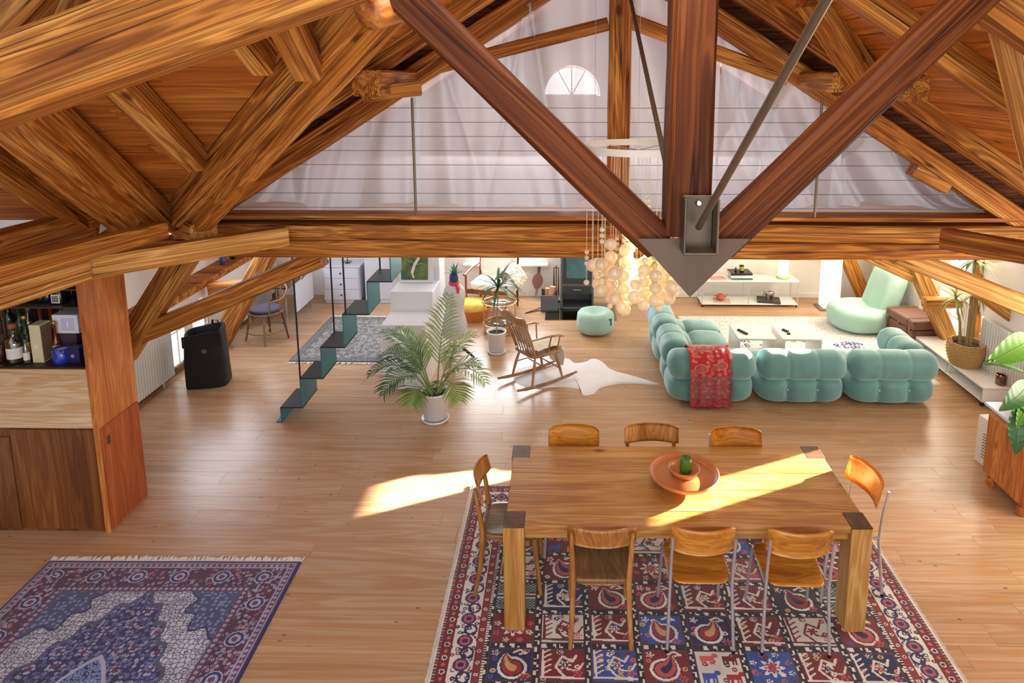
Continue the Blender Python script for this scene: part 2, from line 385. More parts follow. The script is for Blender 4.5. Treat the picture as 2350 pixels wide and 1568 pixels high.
while x < 4.9:
    x2 = x+.16*math.cos(tw); xm = (x+x2)/2; c = 2.9+R.random()*.9
    plank((xm, (1.0+c)/2, ZW(xm)), c-1.0-.002, .155, (0, tw, 0), 1); plank((xm, (c+6.2)/2, ZW(xm)), 6.2-c-.002, .155, (0, tw, 0), 1); x = x2

def wall_x(name, X, th, holes, y0, y1, z0, z1, m, sgn):
    b = MB(); ys = sorted(set([y0, y1]+[h for q in holes for h in q[:2]]))
    for a, c in zip(ys, ys[1:]):
        hs = sorted([(q[2], q[3]) for q in holes if q[0] < (a+c)/2 < q[1]]); z = z0
        for (h0, h1) in hs+[(z1, z1)]:
            if h0-z > .001: b.box((X+sgn*th/2, (a+c)/2, (z+h0)/2), (th, c-a, h0-z))
            z = h1
    return struct(name, b, m)
# left wall: low part with french windows, timber plate, upper part set back
LW = [(7.64, 8.0, .06, .74), (8.12, 8.46, .06, .74)]
wall_left = wall_x('wall_left', XL, .25, LW, -1.2, YB+.2, -.1, .84, WHITE, -1)
b = MB(); 
for yy in (6.95, 8.0, 9.0, 10.0): pass
b.box((XL-.32, 7.95, 1.62), (.12, 5.8, 1.5)); struct('wall_left_upper', b, WHITE); struct('wall_left_near', MB().box((-5.75, 1.9, 1.4), (.1, 6.6, 3.0)), PLANK)
RWN = [(7.72, 8.1, .06, .78), (8.2, 8.75, .06, .8), (5.9, 6.25, 1.27, 1.67), (8.06, 8.54, 1.08, 1.385)]
wall_right = wall_x('wall_right', XR, .1, RWN, -1.2, YB+.2, -.1, 2.35, WHITE, 1)
bw = MB()
for (xa, xb, za, zb) in ((-4.9, -1.62, 0, 2.3), (-1.62, -.32, 0, .56), (-1.62, -.32, 1.95, 2.3), (-.32, 5.1, 0, 2.3)):
    bw.box(((xa+xb)/2, YB+.1, (za+zb)/2), (xb-xa, .2, zb-za))
struct('wall_back', bw, WHITE)
gw = MB()
AX, AZ, AR = .06, 3.18, .43
seg = 18
outer = []
vs = []; 
def gz(x): return ZW(x)+.2
# gable wall of the gallery with an arched opening
for x0, x1 in ((-4.9, AX-AR), (AX+AR, 5.1)):
    gw.add([(x0, YB, 2.3), (x1, YB, 2.3), (x1, YB, gz(x1)), (x0, YB, gz(x0))], [(0, 1, 2, 3)])
gw.add([(AX-AR, YB, 2.3), (AX+AR, YB, 2.3), (AX+AR, YB, AZ), (AX-AR, YB, AZ)], [(0, 1, 2, 3)])
arc = [(AX+AR*math.cos(PI*k/seg), AZ+AR*1.05*math.sin(PI*k/seg)) for k in range(seg+1)]
for (xa, za), (xb, zb) in zip(arc, arc[1:]): gw.add([(xa, YB, za), (xb, YB, zb), (xb, YB, gz(xb)), (xa, YB, gz(xa))], [(0, 1, 2, 3)])
struct('wall_gallery_gable', gw, WHITE)
def window_x(n, X, q, sgn, panes, pm, fw=.035):
    y0, y1, z0, z1 = q; o = bpy.data.objects.new('window_%d' % n, None); C.objects.link(o); o.location = (X, (y0+y1)/2, (z0+z1)/2); o['kind'] = 'structure'
    hy, hz = (y1-y0)/2, (z1-z0)/2; b = MB()
    for s in (-1, 1):
        b.box((0, s*(hy-fw/2), 0), (.06, fw, hz*2), None, .004); b.box((0, 0, s*(hz-fw/2)), (.06, hy*2-2*fw, fw), None, .004)
    b.build('window_frame', WPAINT, o); st = (2*hy-2*fw)/panes
    for k in range(panes):
        cy = -hy+fw+st*(k+.5)
        MB().box((sgn*.015, cy, 0), (.008, st-.004, 2*hz-2*fw)).build('pane', pm, o)
        if k: MB().box((0, cy-st/2, 0), (.05, .03, 2*hz-2*fw), None, .003).build('mullion', WPAINT, o)
    MB().box((0, 0, hz*.25), (.045, hy*2-2*fw, .022), None, .003).build('glazing_bar', WPAINT, o)
    MB().tube([(-sgn*.04, hy-.03, -.04), (-sgn*.07, hy-.03, -.04), (-sgn*.07, hy-.03, .06)], .008, 6).build('handle', STEEL, o)
    return o
window_x(1, XL-.04, LW[0], -1, 2, PANE); window_x(2, XL-.04, LW[1], -1, 1, PANE)
window_x(3, XR+.04, RWN[0], 1, 2, PANEW); window_x(4, XR+.04, RWN[1], 1, 2, PANEW)
SUNG = glass('thin_window_glass', (252, 252, 252), .97, .0)
for n, q in ((5, RWN[2]), (6, RWN[3])):
    y0, y1, z0, z1 = q; o = bpy.data.objects.new('window_%d' % n, None); C.objects.link(o); o.location = (XR+.05, (y0+y1)/2, (z0+z1)/2); o['kind'] = 'structure'
    MB().box((.02, 0, 0), (.006, y1-y0, z1-z0)).build('pane', SUNG, o)
    b = MB()
    for s in (-1, 1): b.box((0.02, s*(y1-y0)/2, 0), (.04, .03, z1-z0), None, .003)
    b.build('window_frame', WPAINT, o)
# window in the back wall and arched gallery window
o = bpy.data.objects.new('window_7', None); C.objects.link(o); o.location = (-.97, YB+.08, 1.25); o['kind'] = 'structure'
b = MB()
for s in (-1, 1): b.box((s*.63, 0, 0), (.05, .07, 1.39), None, .005); b.box((0, 0, s*.67), (1.2, .07, .05), None, .005)
b.box((0, 0, 0), (.05, .06, 1.3), None, .004); b.build('window_frame', WPAINT, o)
for s in (-1, 1): MB().box((s*.31, .02, 0), (.56, .01, 1.28)).build('pane', PANE, o)
MB().box((0, -.12, -.71), (1.34, .2, .03), None, .006).build('window_sill', WPAINT, o)
o = bpy.data.objects.new('window_8', None); C.objects.link(o); o.location = (AX, YB+.04, AZ); o['kind'] = 'structure'
g = MB(); pts = [(x-AX, z-AZ) for x, z in arc]; n = len(pts)
g.add([(x, .02, z) for x, z in pts], [tuple(range(n))[::-1]]); g.build('pane', PANE, o)
f = MB(); f.tube([(x, 0, z) for x, z in pts]+[], .025, 6); f.tube([(-AR, 0, 0), (AR, 0, 0)], .025, 6)
for a in (60, 90, 120): f.tube([(0, 0, 0), (AR*math.cos(math.radians(a)), 0, AR*1.05*math.sin(math.radians(a)))], .012, 6)
f.build('window_frame', WPAINT, o)
# skirting along the walls
struct('baseboard_left', MB().box((XL+.012, 7.9, .045), (.024, 5.4, .09), None, .004), wood('skirting_wood', (150, 104, 62), (130, 86, 48), (98, 60, 30), axis=1, streak=.2, knots=0))
struct('baseboard_back', MB().box((1.9, YB-.012, .04), (4.3, .024, .08), None, .004), WPAINT)
struct('trim_1', MB().box((XL-.12, 8.1, .885), (.34, 5.2, .09), None, .008), BEAM)           # timber plate on the low left wall
for k, yy in enumerate((8.1, 10.0)): struct('trim_%d' % (2+k), MB().box((XL-.2, yy, 1.5), (.14, .1, 1.15), None, .008), BEAMSHADE)
# gallery floor
gf = MB(); gf.box((.1, 8.3, 2.325), (9.4, 4.9, .05)); gallery = struct('floor_gallery', gf, WHITE)
MB().box((.3, 5.74, 2.355), (8.3, .24, .035), None, .004).build('edge_board', BEAM, gallery)

# ------------------------------------------------------------------ timber frame
def beam(name, label, p0, p1, w_, h, m=None, up=(0, 0, 1), rough=.006, nseg=14, cat='beam', ch=.014, parent=None, sag=0):
    p0, p1 = Vector(p0), Vector(p1); L = (p1-p0).length; ax = (p1-p0).normalized(); up = Vector(up)
    nseg = max(2, min(nseg, int(L/.30))); rough = min(rough, .0035)
    sd = up.cross(ax).normalized(); up = ax.cross(sd).normalized()
    hw, hh = w_/2, h/2; ph = [R.random()*6 for _ in range(4)]
    sec = [(-hw+ch, -hh), (hw-ch, -hh), (hw, -hh+ch), (hw, hh-ch), (hw-ch, hh), (-hw+ch, hh), (-hw, hh-ch), (-hw, -hh+ch)]
    vs = []; fs = []; n = 8
    for i in range(nseg+1):
        t = i/nseg; x = t*L
        for k, (a, b_) in enumerate(sec):
            j = 0 if i in (0, nseg) else rough
            vs.append((x, a*(1+.012*math.sin(ph[0]+x*2.1))+R.uniform(-j, j), b_*(1+.012*math.sin(ph[1]+x*1.7))+R.uniform(-j, j)+.004*math.sin(ph[2]+x*1.3)))
    for i in range(nseg):
        for k in range(n): fs.append((i*n+k, i*n+(k+1) % n, (i+1)*n+(k+1) % n, (i+1)*n+k))
    fs.append(tuple(range(n))[::-1]); fs.append(tuple(range(nseg*n, nseg*n+n)))
    b = MB().add(vs, fs); o = b.build(name, m or BEAM, parent)
    o.matrix_world = Matrix((( ax.x, sd.x, up.x, p0.x), (ax.y, sd.y, up.y, p0.y), (ax.z, sd.z, up.z, p0.z), (0, 0, 0, 1)))
    if parent is None: tag(o, label, cat)
    return o
def cpx(pa, pb, Y, off=0):   # a beam lying in the plane Y through two photographed points of its centre line
    a, b_ = aty(pa[0], pa[1], Y), aty(pb[0], pb[1], Y); return (a+Vector((0, off, 0)), b_+Vector((0, off, 0)))
YT = 5.6
beam('tie_beam', 'lower of the two long horizontal tie beams under the gallery railing', (-3.9, YT+.12, 2.09), (4.79, YT+.12, 2.09), .24, .142, nseg=24)
beam('tie_beam', 'upper of the two long horizontal tie beams, just below the curtains', (-3.3, YT+.115, 2.236), (4.79, YT+.115, 2.236), .225, .142, nseg=24)
# gable truss
a = (-3.35, YT+.1, 2.34-.636*.37+.1); 
beam('rafter', 'left sloping truss rafter along the upper edge of the curtains', (-3.2, YT+.1, ZW(-3.2)-.225), (.25, YT+.1, ZW(.25)-.225), .16, .17)
beam('rafter', 'right sloping truss rafter along the upper edge of the curtains', (4.5, YT+.1, ZW(4.5)-.225), (.4, YT+.1, ZW(.4)-.225), .16, .17)
beam('gable_post', 'slim upright timber post in front of the middle of the curtains', (.415, YT+.06, 2.31), (.415, YT+.06, 4.62), .172, .17, up=(0, 1, 0), cat='post')
p, q = cpx((1397, 52), (985, 158), YT, .1); beam('collar_strut', 'gently rising strut left of the slim gable post', p, q, .1, .105)
p, q = cpx((1447, 45), (1815, 180), YT, .1); beam('collar_strut', 'gently falling strut right of the slim gable post', p, q, .1, .12)
# common rafters of the cross wing
for Yk, l1, l2 in ((4.95, 'left rafter next to the curtain truss, ending at the valley', 'right rafter next to the curtain truss'), (3.6, 'left rafter beside the round log end', 'right rafter crossing behind the right strut, middle of the three'), (2.78, None, 'right rafter nearest the viewer at the top right')):
    if l1:
        ze = ZM(Yk); xs = xval(Yk)+.12
        beam('rafter', l1, (xs, Yk, ZW(xs)-.075), (.3, Yk, ZW(.3)-.075), .12, .15)
    beam('rafter', l2, (.35, Yk, ZW(.35)-.075), (4.78, Yk, ZW(4.78)-.075), .12, .15)
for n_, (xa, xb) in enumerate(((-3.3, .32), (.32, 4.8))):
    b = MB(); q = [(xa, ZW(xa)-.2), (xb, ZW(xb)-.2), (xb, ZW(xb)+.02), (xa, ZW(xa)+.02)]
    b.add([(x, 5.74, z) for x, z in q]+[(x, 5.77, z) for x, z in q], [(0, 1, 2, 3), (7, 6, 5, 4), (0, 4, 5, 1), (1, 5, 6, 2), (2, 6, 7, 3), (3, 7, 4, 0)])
    struct('trim_%d' % (4+n_), b, BEAMSHADE)  # boards added to block gallery light; dark tone stands for the shaded gap
# purlins and their sawn ends
beam('purlin', 'short purlin block under the left rafters with pale sawn end', aty(842, 192, 4.55), aty(842, 192, 4.55)+Vector((0, 1.1, 0)), .2, .17, cat='beam')
beam('purlin_block', 'pale chamfered cleat poking out beside the left purlin block', aty(880, 205, 4.7)+Vector((-.12, 0, -.03)), aty(880, 205, 4.7)+Vector((.16, .3, .0)), .12, .1, BEAML, cat='block')
beam('purlin', 'purlin end showing under the right rafters behind the right strut', aty(2105, 205, 4.4), aty(2105, 205, 4.4)+Vector((0, 1.2, 0)), .16, .16)
beam('purlin', 'purlin end wedged between rafters left of the right strut', aty(1940, 190, 4.9), aty(1940, 190, 4.9)+Vector((0, .7, 0)), .18, .14)
beam('corbel', 'carved timber corbel hanging below the right truss rafter', aty(2092, 388, YT+.1), aty(2170, 430, YT+.1), .14, .11, cat='block')
def logend(label, c, d, r, L):
    c = Vector(c); d = Vector(d).normalized(); b = MB(); n = 20
    ang = d.to_track_quat('X', 'Z').to_matrix().to_4x4(); prof = [(0, 0), (r*.9, 0), (r, .02), (r*1.01, L*.5), (r, L)]
    vs = []
    b.lathe([(.001, 0), (r*.92, 0), (r, .02), (r*1.02, L*.5), (r*.98, L)], 20)
    M = Matrix.Translation(c) @ ang @ Matrix.Rotation(PI/2, 4, 'Y'); 
    o = b.build('purlin_log', HONEY); o.matrix_world = M; return tag(o, label, 'log')
logend('rounded purlin log end at the top of the left valley rafter', aty(842, 28, 2.62), (.5, .75, .3), .075, .3)
logend('rounded purlin log end above the raking post at top right', aty(2275, 8, 2.85), (.5, .85, .25), .115, .3)
# valley rafter and jack rafters of the main roof slope
v0, v1 = aty(395, 505, 5.35), aty(842, -10, 3.0)
beam('valley_rafter', 'heavy diagonal valley rafter rising to the log end, left', v0+Vector((.06, -.02, .06)), v1+(v1-v0)*.06, .17, .24, m=BEAM)
v2, v3 = aty(455, 515, 5.30), aty(905, -2, 2.98)
beam('valley_rafter', 'lighter second timber along the right side of the left valley rafter', v2, v3+(v3-v2)*.05, .13, .17)
nM, dM = (0, .61, 1), 2.4+.61*5.5-.11
def jack(label, pa, pb, w_, h, dd=0.0, m=None):
    a, b_ = atpl(pa[0], pa[1], nM, dM+dd), atpl(pb[0], pb[1], nM, dM+dd); return beam('jack_rafter', label, a, b_+(b_-a)*.12, w_, h, m)
jack('slim jack rafter between the big left beam and the valley rafter', (448, 368), (262, 178), .13, .16)
jack('short dark jack rafter high up behind the big left beam', (608, 140), (545, 62), .11, .16)
jack('short jack rafter resting on the valley rafter near the top edge', (708, 150), (640, 10), .12, .17, -.12)
jack('thick jack rafter dropping from the big left beam to the valley foot', (328, 525), (40, 268), .26, .22, -.12)
jack('back edge timber beside the thick jack rafter at the valley foot', (395, 510), (110, 245), .1, .16, -.02)
jack('dark jack rafter over the bar cabinet at the left edge', (205, 520), (-30, 360), .16, .16)
jack('upper jack rafter at the top left corner above the big beam', (60, 235), (190, -20), .18, .16)
jack('outer jack rafter in the top left corner', (-40, 130), (120, -30), .16, .16)
p, q = aty(-180, 262, 2.5), aty(800, -95, 2.5)
beam('principal_strut', 'big diagonal beam crossing the whole top left corner', p, q, .24, .27, nseg=20)
# dragon beam, eave plate and wall plates on the left
z0 = 2.24
beam('dragon_beam', 'light sawn timber end lying in front of the tie beam, left', atz(655, 540, 2.24)+Vector((0, .0, 0)), atz(188, 616, 2.24), .14, .15, BEAML, nseg=10)
e0, e1 = atz(186, 618, 2.24), atz(0, 677, 2.24)
beam('eave_plate', 'horizontal plate over the bar cabinet at the left edge', e0, e1+(e1-e0)*1.6, .17, .15, BEAML)
beam('eave_plate', 'darker upper plate behind the light timber end, left', atz(372, 528, 2.42), atz(-60, 640, 2.42), .12, .12)
beam('eave_plate', 'dark inclined plate below the red ceiling boards, far left', atz(200, 512, 2.36), atz(-60, 585, 2.36), .14, .22)
beam('cross_cleat', 'small square timber stub on top of the light timber end', aty(395, 503, 5.75), aty(468, 533, 5.2), .2, .15, BEAML, cat='block', nseg=3)
# leaning posts and braces, left
p, q = cpx((412, 590), (262, 830), YT, .1); beam('leaning_post', 'steep leaning post behind the right side of the bar cabinet', q, p, .2, .20, cat='post')
p, q = cpx((728, 598), (270, 795), YT, .12); beam('knee_brace', 'long shallow knee brace rising from the cabinet to the tie beam', q+(q-p)*.08, p, .16, .155, cat='brace')
p, q = cpx((602, 596), (498, 792), 8.4, .1); beam('leaning_post', 'leaning post beside the black laundry bag', q, p+(p-q)*.9, .2, .22, cat='post')
p, q = cpx((505, 668), (582, 662), 8.35, .1); beam('tie_stub', 'short horizontal timber tied to the leaning post behind the laundry bag', p+(p-q)*.4, q, .16, .16)
# right side
e0, e1 = atz(2165, 545, 2.24), atz(2350, 578, 2.24)
beam('dragon_beam', 'dark timber end running out to the right of the tie beam', e0, e1+(e1-e0)*.6, .14, .16)
p, q = cpx((2085, 597), (2350, 702), YT, .12); beam('knee_brace', 'pale shallow knee brace running down to the right edge', p+(p-q)*.06, q+(q-p)*.12, .16, .165, BEAML, cat='brace')
p, q = cpx((1995, 592), (2105, 642), 8.3, .1); beam('knee_brace', 'pale brace above the tall mint beanbag', p+(p-q)*1.2, q+(q-p)*.15, .12, .13, BEAML, cat='brace')
p, q = cpx((2105, 600), (2195, 805), 8.3, .1); beam('leaning_post', 'leaning post behind the brown trunk', q, p+(p-q)*.9, .17, .19, BEAML, cat='post')
p, q = cpx((2120, 694), (2208, 694), 8.25, .0); beam('tie_stub', 'short horizontal timber above the brown trunk', p, q, .14, .12, BEAML)
p, q = cpx((1948, 592), (1992, 690), 10.25, .1); beam('leaning_post', 'leaning post beside the glowing paper floor lamp', q, p+(p-q)*1.4, .16, .2, cat='post')
p, q = cpx((2225, 655), (2360, 755), 7.35, .0); beam('wall_plate', 'golden timber rail behind the basket plant on the right', p, q+(q-p)*.3, .12, .13, BEAML)
p, q = cpx((2240, 700), (2232, 800), 7.9, .0); beam('wall_post', 'upright timber between the bright windows on the right', p+(p-q)*1.2, q+(q-p)*.15, .1, .12, cat='post', up=(0, 1, 0))
# upper right corner
p, q = aty(2365, 50, 2.95), aty(2462, 480, 3.2); beam('raking_post', 'raking post with bold curly grain at the right edge', p, q, .24, .22, BEAML, cat='post', up=(0, 1, 0))
p, q = aty(1862, -10, 4.3), aty(1990, 190, 4.8); beam('rafter_strut', 'short strut between right rafters behind the steel rod', p, q, .17, .16, cat='brace')
# ------------------------------------------------------------------ hanging king post truss
YK = 2.6; KS = YK/3.5
kc = aty(1592, 300, YK)
beam('king_post', 'backlit central hanging post above the dining table', (kc.x-.005, YK+.085, aty(1592, 545, YK).z+.0), (kc.x-.005, YK+.085, 4.62), .167, .165, BEAMSHADE, up=(0, 1, 0), cat='post')
p, q = cpx((1487, 536), (925, -10), YK, .085); beam('diagonal_strut', 'backlit diagonal strut rising left from the steel shoe', p-(q-p)*.062, q+(q-p)*.25, .126, .137, BEAMSHADE, cat='brace')
p, q = cpx((1690, 536), (2262, -14), YK, .085); beam('diagonal_strut', 'backlit diagonal strut rising right from the steel shoe', p-(q-p)*.062, q+(q-p)*.25, .126, .137, BEAMSHADE, cat='brace')
sh = thing('steel_shoe', 'brown triangular steel plate joining the backlit post and struts', 'bracket', aty(1582, 545, YK))
pl = [aty(1462, 547, YK), aty(1720, 547, YK), aty(1582, 680, YK)]; b = MB()
lo = [p-Vector(sh.location) for p in pl]
b.add([p+Vector((0, -.012, 0)) for p in lo]+[p+Vector((0, .0, 0)) for p in lo], [(0, 2, 1), (3, 4, 5), (0, 1, 4, 3), (1, 2, 5, 4), (2, 0, 3, 5)]); b.build('front_plate', BRONZE, sh)
b = MB().box((aty(1597, 560, YK).x-sh.location.x, -.07, .075), (.165, .012, .30), None, .002)
cx0 = aty(1597, 560, YK).x-sh.location.x
b = MB(); b.box((cx0-.06, -.052, .063), (.009, .096, .208), None, .002); b.box((cx0+.06, -.052, .063), (.009, .096, .208), None, .002); b.box((cx0, -.052, -.041), (.127, .096, .009), None, .002); b.box((cx0, -.015, .063), (.111, .009, .208), None, .002)
b.build('rod_bracket', BRKT, sh)
b = MB(); b.lathe([(.016, 0), (.016, .02), (.012, .024)], 6, cap=True); o = b.build('bolt', STEEL, sh, (cx0+.0, -.02, .14), (PI/2, 0, 0)); o.scale = (.75,)*3
p, q = aty(1603, 522, YK-.08), aty(1908, -20, 1.55)
o = MB().tube([p, q+(q-p)*.3], .0125, 14).build('tension_rod', DSTEEL); tag(o, 'thick grey steel tension rod leaning right above the table', 'rod')
p, q = aty(1537, 418, YK+.3), aty(1443, -20, 5.0)
o = MB().tube([p-(q-p)*.08, q], .013, 12).build('tension_rod', DSTEEL); tag(o, 'thin dark steel tension rod left of the central hanging post', 'rod')

# ------------------------------------------------------------------ gallery railing and curtains
rl = thing('gallery_railing', 'wire railing of thin horizontal cables in front of the curtains', 'railing', (.35, YT+.03, 2.375))
for px in (948, 1882):
    t = aty(px, 300, YT+.03); zt = min(ZW(t.x)-.2, 3.35); MB().tube([(t.x-.35, 0, 0), (t.x-.35, 0, zt-2.375)], .011, 8).build('post', DSTEEL, rl)
for k in range(8):
    z = aty(1100, 477-(477-248)/7*k, YT+.03).z
    xa = -.1+(.32-(4.74-.31-z)/.636); xb = .32+(4.74-.31-z)/.636+.1
    MB().tube([(xa-.35, -.0, z-2.375), (xb-.35, 0, z-2.375)], .0023, 5).build('cable', DSTEEL, rl)
def curtain_mat():
    m, t, b = base('sheer_curtain'); N = t.nodes.new; L = t.links; t.nodes.remove(b)
    d = N('ShaderNodeBsdfDiffuse'); d.inputs[0].default_value = (.74, .77, .82, 1); tl = N('ShaderNodeBsdfTranslucent'); tl.inputs[0].default_value = (.76, .79, .84, 1)
    tr = N('ShaderNodeBsdfTransparent'); m1 = N('ShaderNodeMixShader'); m1.inputs[0].default_value = .5; m2 = N('ShaderNodeMixShader'); m2.inputs[0].default_value = .17
    L.new(d.outputs[0], m1.inputs[1]); L.new(tl.outputs[0], m1.inputs[2]); L.new(m1.outputs[0], m2.inputs[1]); L.new(tr.outputs[0], m2.inputs[2]); L.new(m2.outputs[0], t.nodes['Material Output'].inputs[0])
    return m
CURT = curtain_mat()
for i, (xa, xb, lab, sd) in enumerate([(-3.2, -1.3, 'white sheer curtain at the far left, low under the rafter', 1), (-1.32, .36, 'white sheer curtain left of the slim gable post, arched window glowing through', 2), (.34, 1.3, 'white sheer curtain right behind the backlit central post', 3), (1.28, 2.35, 'white sheer curtain right of centre, behind the thick rod', 4), (2.33, 3.75, 'white sheer curtain at the far right, gathered low under the rafter', 5)]):
    rr = random.Random(sd); ph = [(rr.uniform(6, 11), rr.random()*6, rr.uniform(.018, .035)), (rr.uniform(15, 22), rr.random()*6, rr.uniform(.010, .018)), (rr.uniform(30, 40), rr.random()*6, .005)]
    pins = [rr.uniform(xa, xb) for _ in range(4)]
    def fn(u, v, xa=xa, xb=xb, ph=ph, pins=pins, i=i):
        x = xa+(xb-xa)*u; zt = ZW(x)-.26; zb = 2.39+.015*math.sin(9*x)+.02*math.sin(3.7*x+i)
        z = zb+(max(zt, zb+.03)-zb)*v; d = 0; hh = max(zt-zb, .05)
        fan = 1+.35*v*0; xs = x
        for pn in pins: xs += .10*math.exp(-((x-pn)/.3)**2)*math.sin((v-.3)*2.0)
        for f, p, a in ph: d += 2.6*a*math.sin(f*xs*(1+.12*(v-.5))+p)*(.45+.75*(1-v*.6))
        for pn in pins: d -= .12*math.exp(-abs(x-pn-(1-v)*hh*.28*math.sin(pn*40))/.035)*(.25+v)
        return (x, 6.0+d*1.25, z)
    b = MB().grid(fn, 110, 40); o = b.build('curtain', CURT); tag(o, lab, 'curtain', 'sheer curtains behind the gallery railing')
# ------------------------------------------------------------------ rugs (pile colours knotted per cell of a dense mesh)
def sm_noise(n, m, cell, seed):
    r = np.random.RandomState(seed); a = r.rand(n//cell+3, m//cell+3)
    yy, xx = np.mgrid[0:n, 0:m]/float(cell); iy, ix = yy.astype(int), xx.astype(int); fy, fx = yy-iy, xx-ix
    fy = fy*fy*(3-2*fy); fx = fx*fx*(3-2*fx)
    return (a[iy, ix]*(1-fy)*(1-fx)+a[iy+1, ix]*fy*(1-fx)+a[iy, ix+1]*(1-fy)*fx+a[iy+1, ix+1]*fy*fx)
def hx(c): return np.array(s2l(c))
def rug(name, label, x0, x1, y0, y1, cs, paint, thick=.012, rz=0, fringe=None, wob=0.0, z=.0005):
    nx, ny = int((x1-x0)/cs), int((y1-y0)/cs); W, H_ = x1-x0, y1-y0
    X, Y = np.meshgrid((np.arange(nx)+.5)*W/nx, (np.arange(ny)+.5)*H_/ny)
    col = np.clip(paint(X, Y, W, H_), 0, 1)
    gx, gy = np.meshgrid(np.linspace(-W/2, W/2, nx+1), np.linspace(-H_/2, H_/2, ny+1))
    gz = np.full_like(gx, thick)
    gz += (sm_noise(ny+1, nx+1, 60, 3)-.5)*.004; gz[0, :] = gz[-1, :] = .0; gz[:, 0] = gz[:, -1] = .0
    if wob: gx = gx + wob*np.sin(gy*5+1)*(np.abs(gx)/(W/2)); gy = gy + wob*np.sin(gx*4)*(np.abs(gy)/(H_/2))
    co = np.stack([gx, gy, gz], -1).reshape(-1, 3)
    idx = np.arange((nx+1)*(ny+1)).reshape(ny+1, nx+1)
    q = np.stack([idx[:-1, :-1], idx[:-1, 1:], idx[1:, 1:], idx[1:, :-1]], -1).reshape(-1, 4)
    me = bpy.data.meshes.new(name); me.vertices.add(len(co)); me.vertices.foreach_set('co', co.ravel())
    me.loops.add(q.size); me.loops.foreach_set('vertex_index', q.ravel()); me.polygons.add(len(q))
    me.polygons.foreach_set('loop_start', np.arange(len(q))*4); me.polygons.foreach_set('loop_total', np.full(len(q), 4)); me.update()
    ca = me.color_attributes.new('Col', 'FLOAT_COLOR', 'CORNER')
    c4 = np.ones((len(q), 4, 4), np.float32); c4[:, :, :3] = col.reshape(-1, 1, 3); ca.data.foreach_set('color', c4.ravel())
    me.materials.append(vcol('rug_pile')); 
    root = thing(name, label, 'rug', ((x0+x1)/2, (y0+y1)/2, z), rz)
    o = bpy.data.objects.new('pile', me); C.objects.link(o); o.parent = root
    if fringe:
        fm = mat('rug_fringe', (232, 226, 218), .9)
        for side in fringe:
            b = MB(); n = int((W if side in 'NS' else H_)/.012)
            for k in range(n):
                t = (k+.5)/n-.5; L = R.uniform(.045, .075) if side in 'NS' else R.uniform(.014, .022); a = R.uniform(-.5, .5)
                if side in 'NS':
                    s = 1 if side == 'N' else -1; p = Vector((t*W, s*H_/2, .004)); d = Vector((a*L, s*L, 0)); e_ = Vector((.0075, 0, 0))
                else:
                    s = 1 if side == 'E' else -1; p = Vector((s*W/2, t*H_, .004)); d = Vector((s*L, a*L*.3, 0)); e_ = Vector((0, .0055, 0))
                u = Vector((0, 0, .007))
                b.add([p-e_, p+e_, p+d*.6+e_*.9+u, p+d*.6-e_*.9+u, p+d+Vector((0, 0, -.002))], [(0, 1, 2, 3), (3, 2, 4)])
            o = b.build('fringe', fm, root); o['kind'] = 'stuff'
    return root
def vor(X, Y, s, seed):    # distance to nearest jittered point, and id
    ix, iy = np.floor(X/s).astype(int), np.floor(Y/s).astype(int); best = np.full(X.shape, 9.); bid = np.zeros(X.shape); b2 = np.full(X.shape, 9.)
    def h(a, b, k): v = np.sin(a*127.1+b*311.7+k*74.7+seed*13.3)*43758.5453; return v-np.floor(v)
    for dx in (-1, 0, 1):
        for dy in (-1, 0, 1):
            cx, cy = ix+dx, iy+dy; px, py = (cx+.2+.6*h(cx, cy, 1))*s, (cy+.2+.6*h(cx, cy, 2))*s
            d = np.hypot(X-px, Y-py)/s; m = d < best; b2 = np.where(m, best, np.minimum(b2, d)); best = np.where(m, d, best); bid = np.where(m, h(cx, cy, 5), bid)
    return best, bid, b2
def put(A, m, c): A[m] = c
def flower(A, X, Y, cx, cy, r, n, c1, c2, ph=0):
    d = np.hypot(X-cx, Y-cy); a = np.arctan2(Y-cy, X-cx); rr = r*(.75+.25*np.cos(n*a+ph)); put(A, d < rr, c1); put(A, d < rr*.62, c2); put(A, d < rr*.3, c1)
def stroke(A, X, Y, pts, wd, c):
    for (ax, ay), (bx, by) in zip(pts, pts[1:]):
        dx, dy = bx-ax, by-ay; L = dx*dx+dy*dy+1e-9; t = np.clip(((X-ax)*dx+(Y-ay)*dy)/L, 0, 1)
        put(A, np.hypot(X-ax-t*dx, Y-ay-t*dy) < wd, c)
NAVY, MAR, RED, BLU, CRM, PNK, BLKB, TEA, GLD, PUR = [hx(c) for c in ((20, 24, 84), (112, 14, 30), (160, 26, 34), (46, 88, 176), (232, 226, 220), (210, 96, 100), (30, 20, 34), (40, 80, 96), (204, 168, 112), (88, 62, 110))]
def scroll(A, u, v, per, amp, wd, c):   # running vine along u in band v in [-1, 1]
    put(A, np.abs(v-amp*np.sin(2*PI*u/per)) < wd, c)
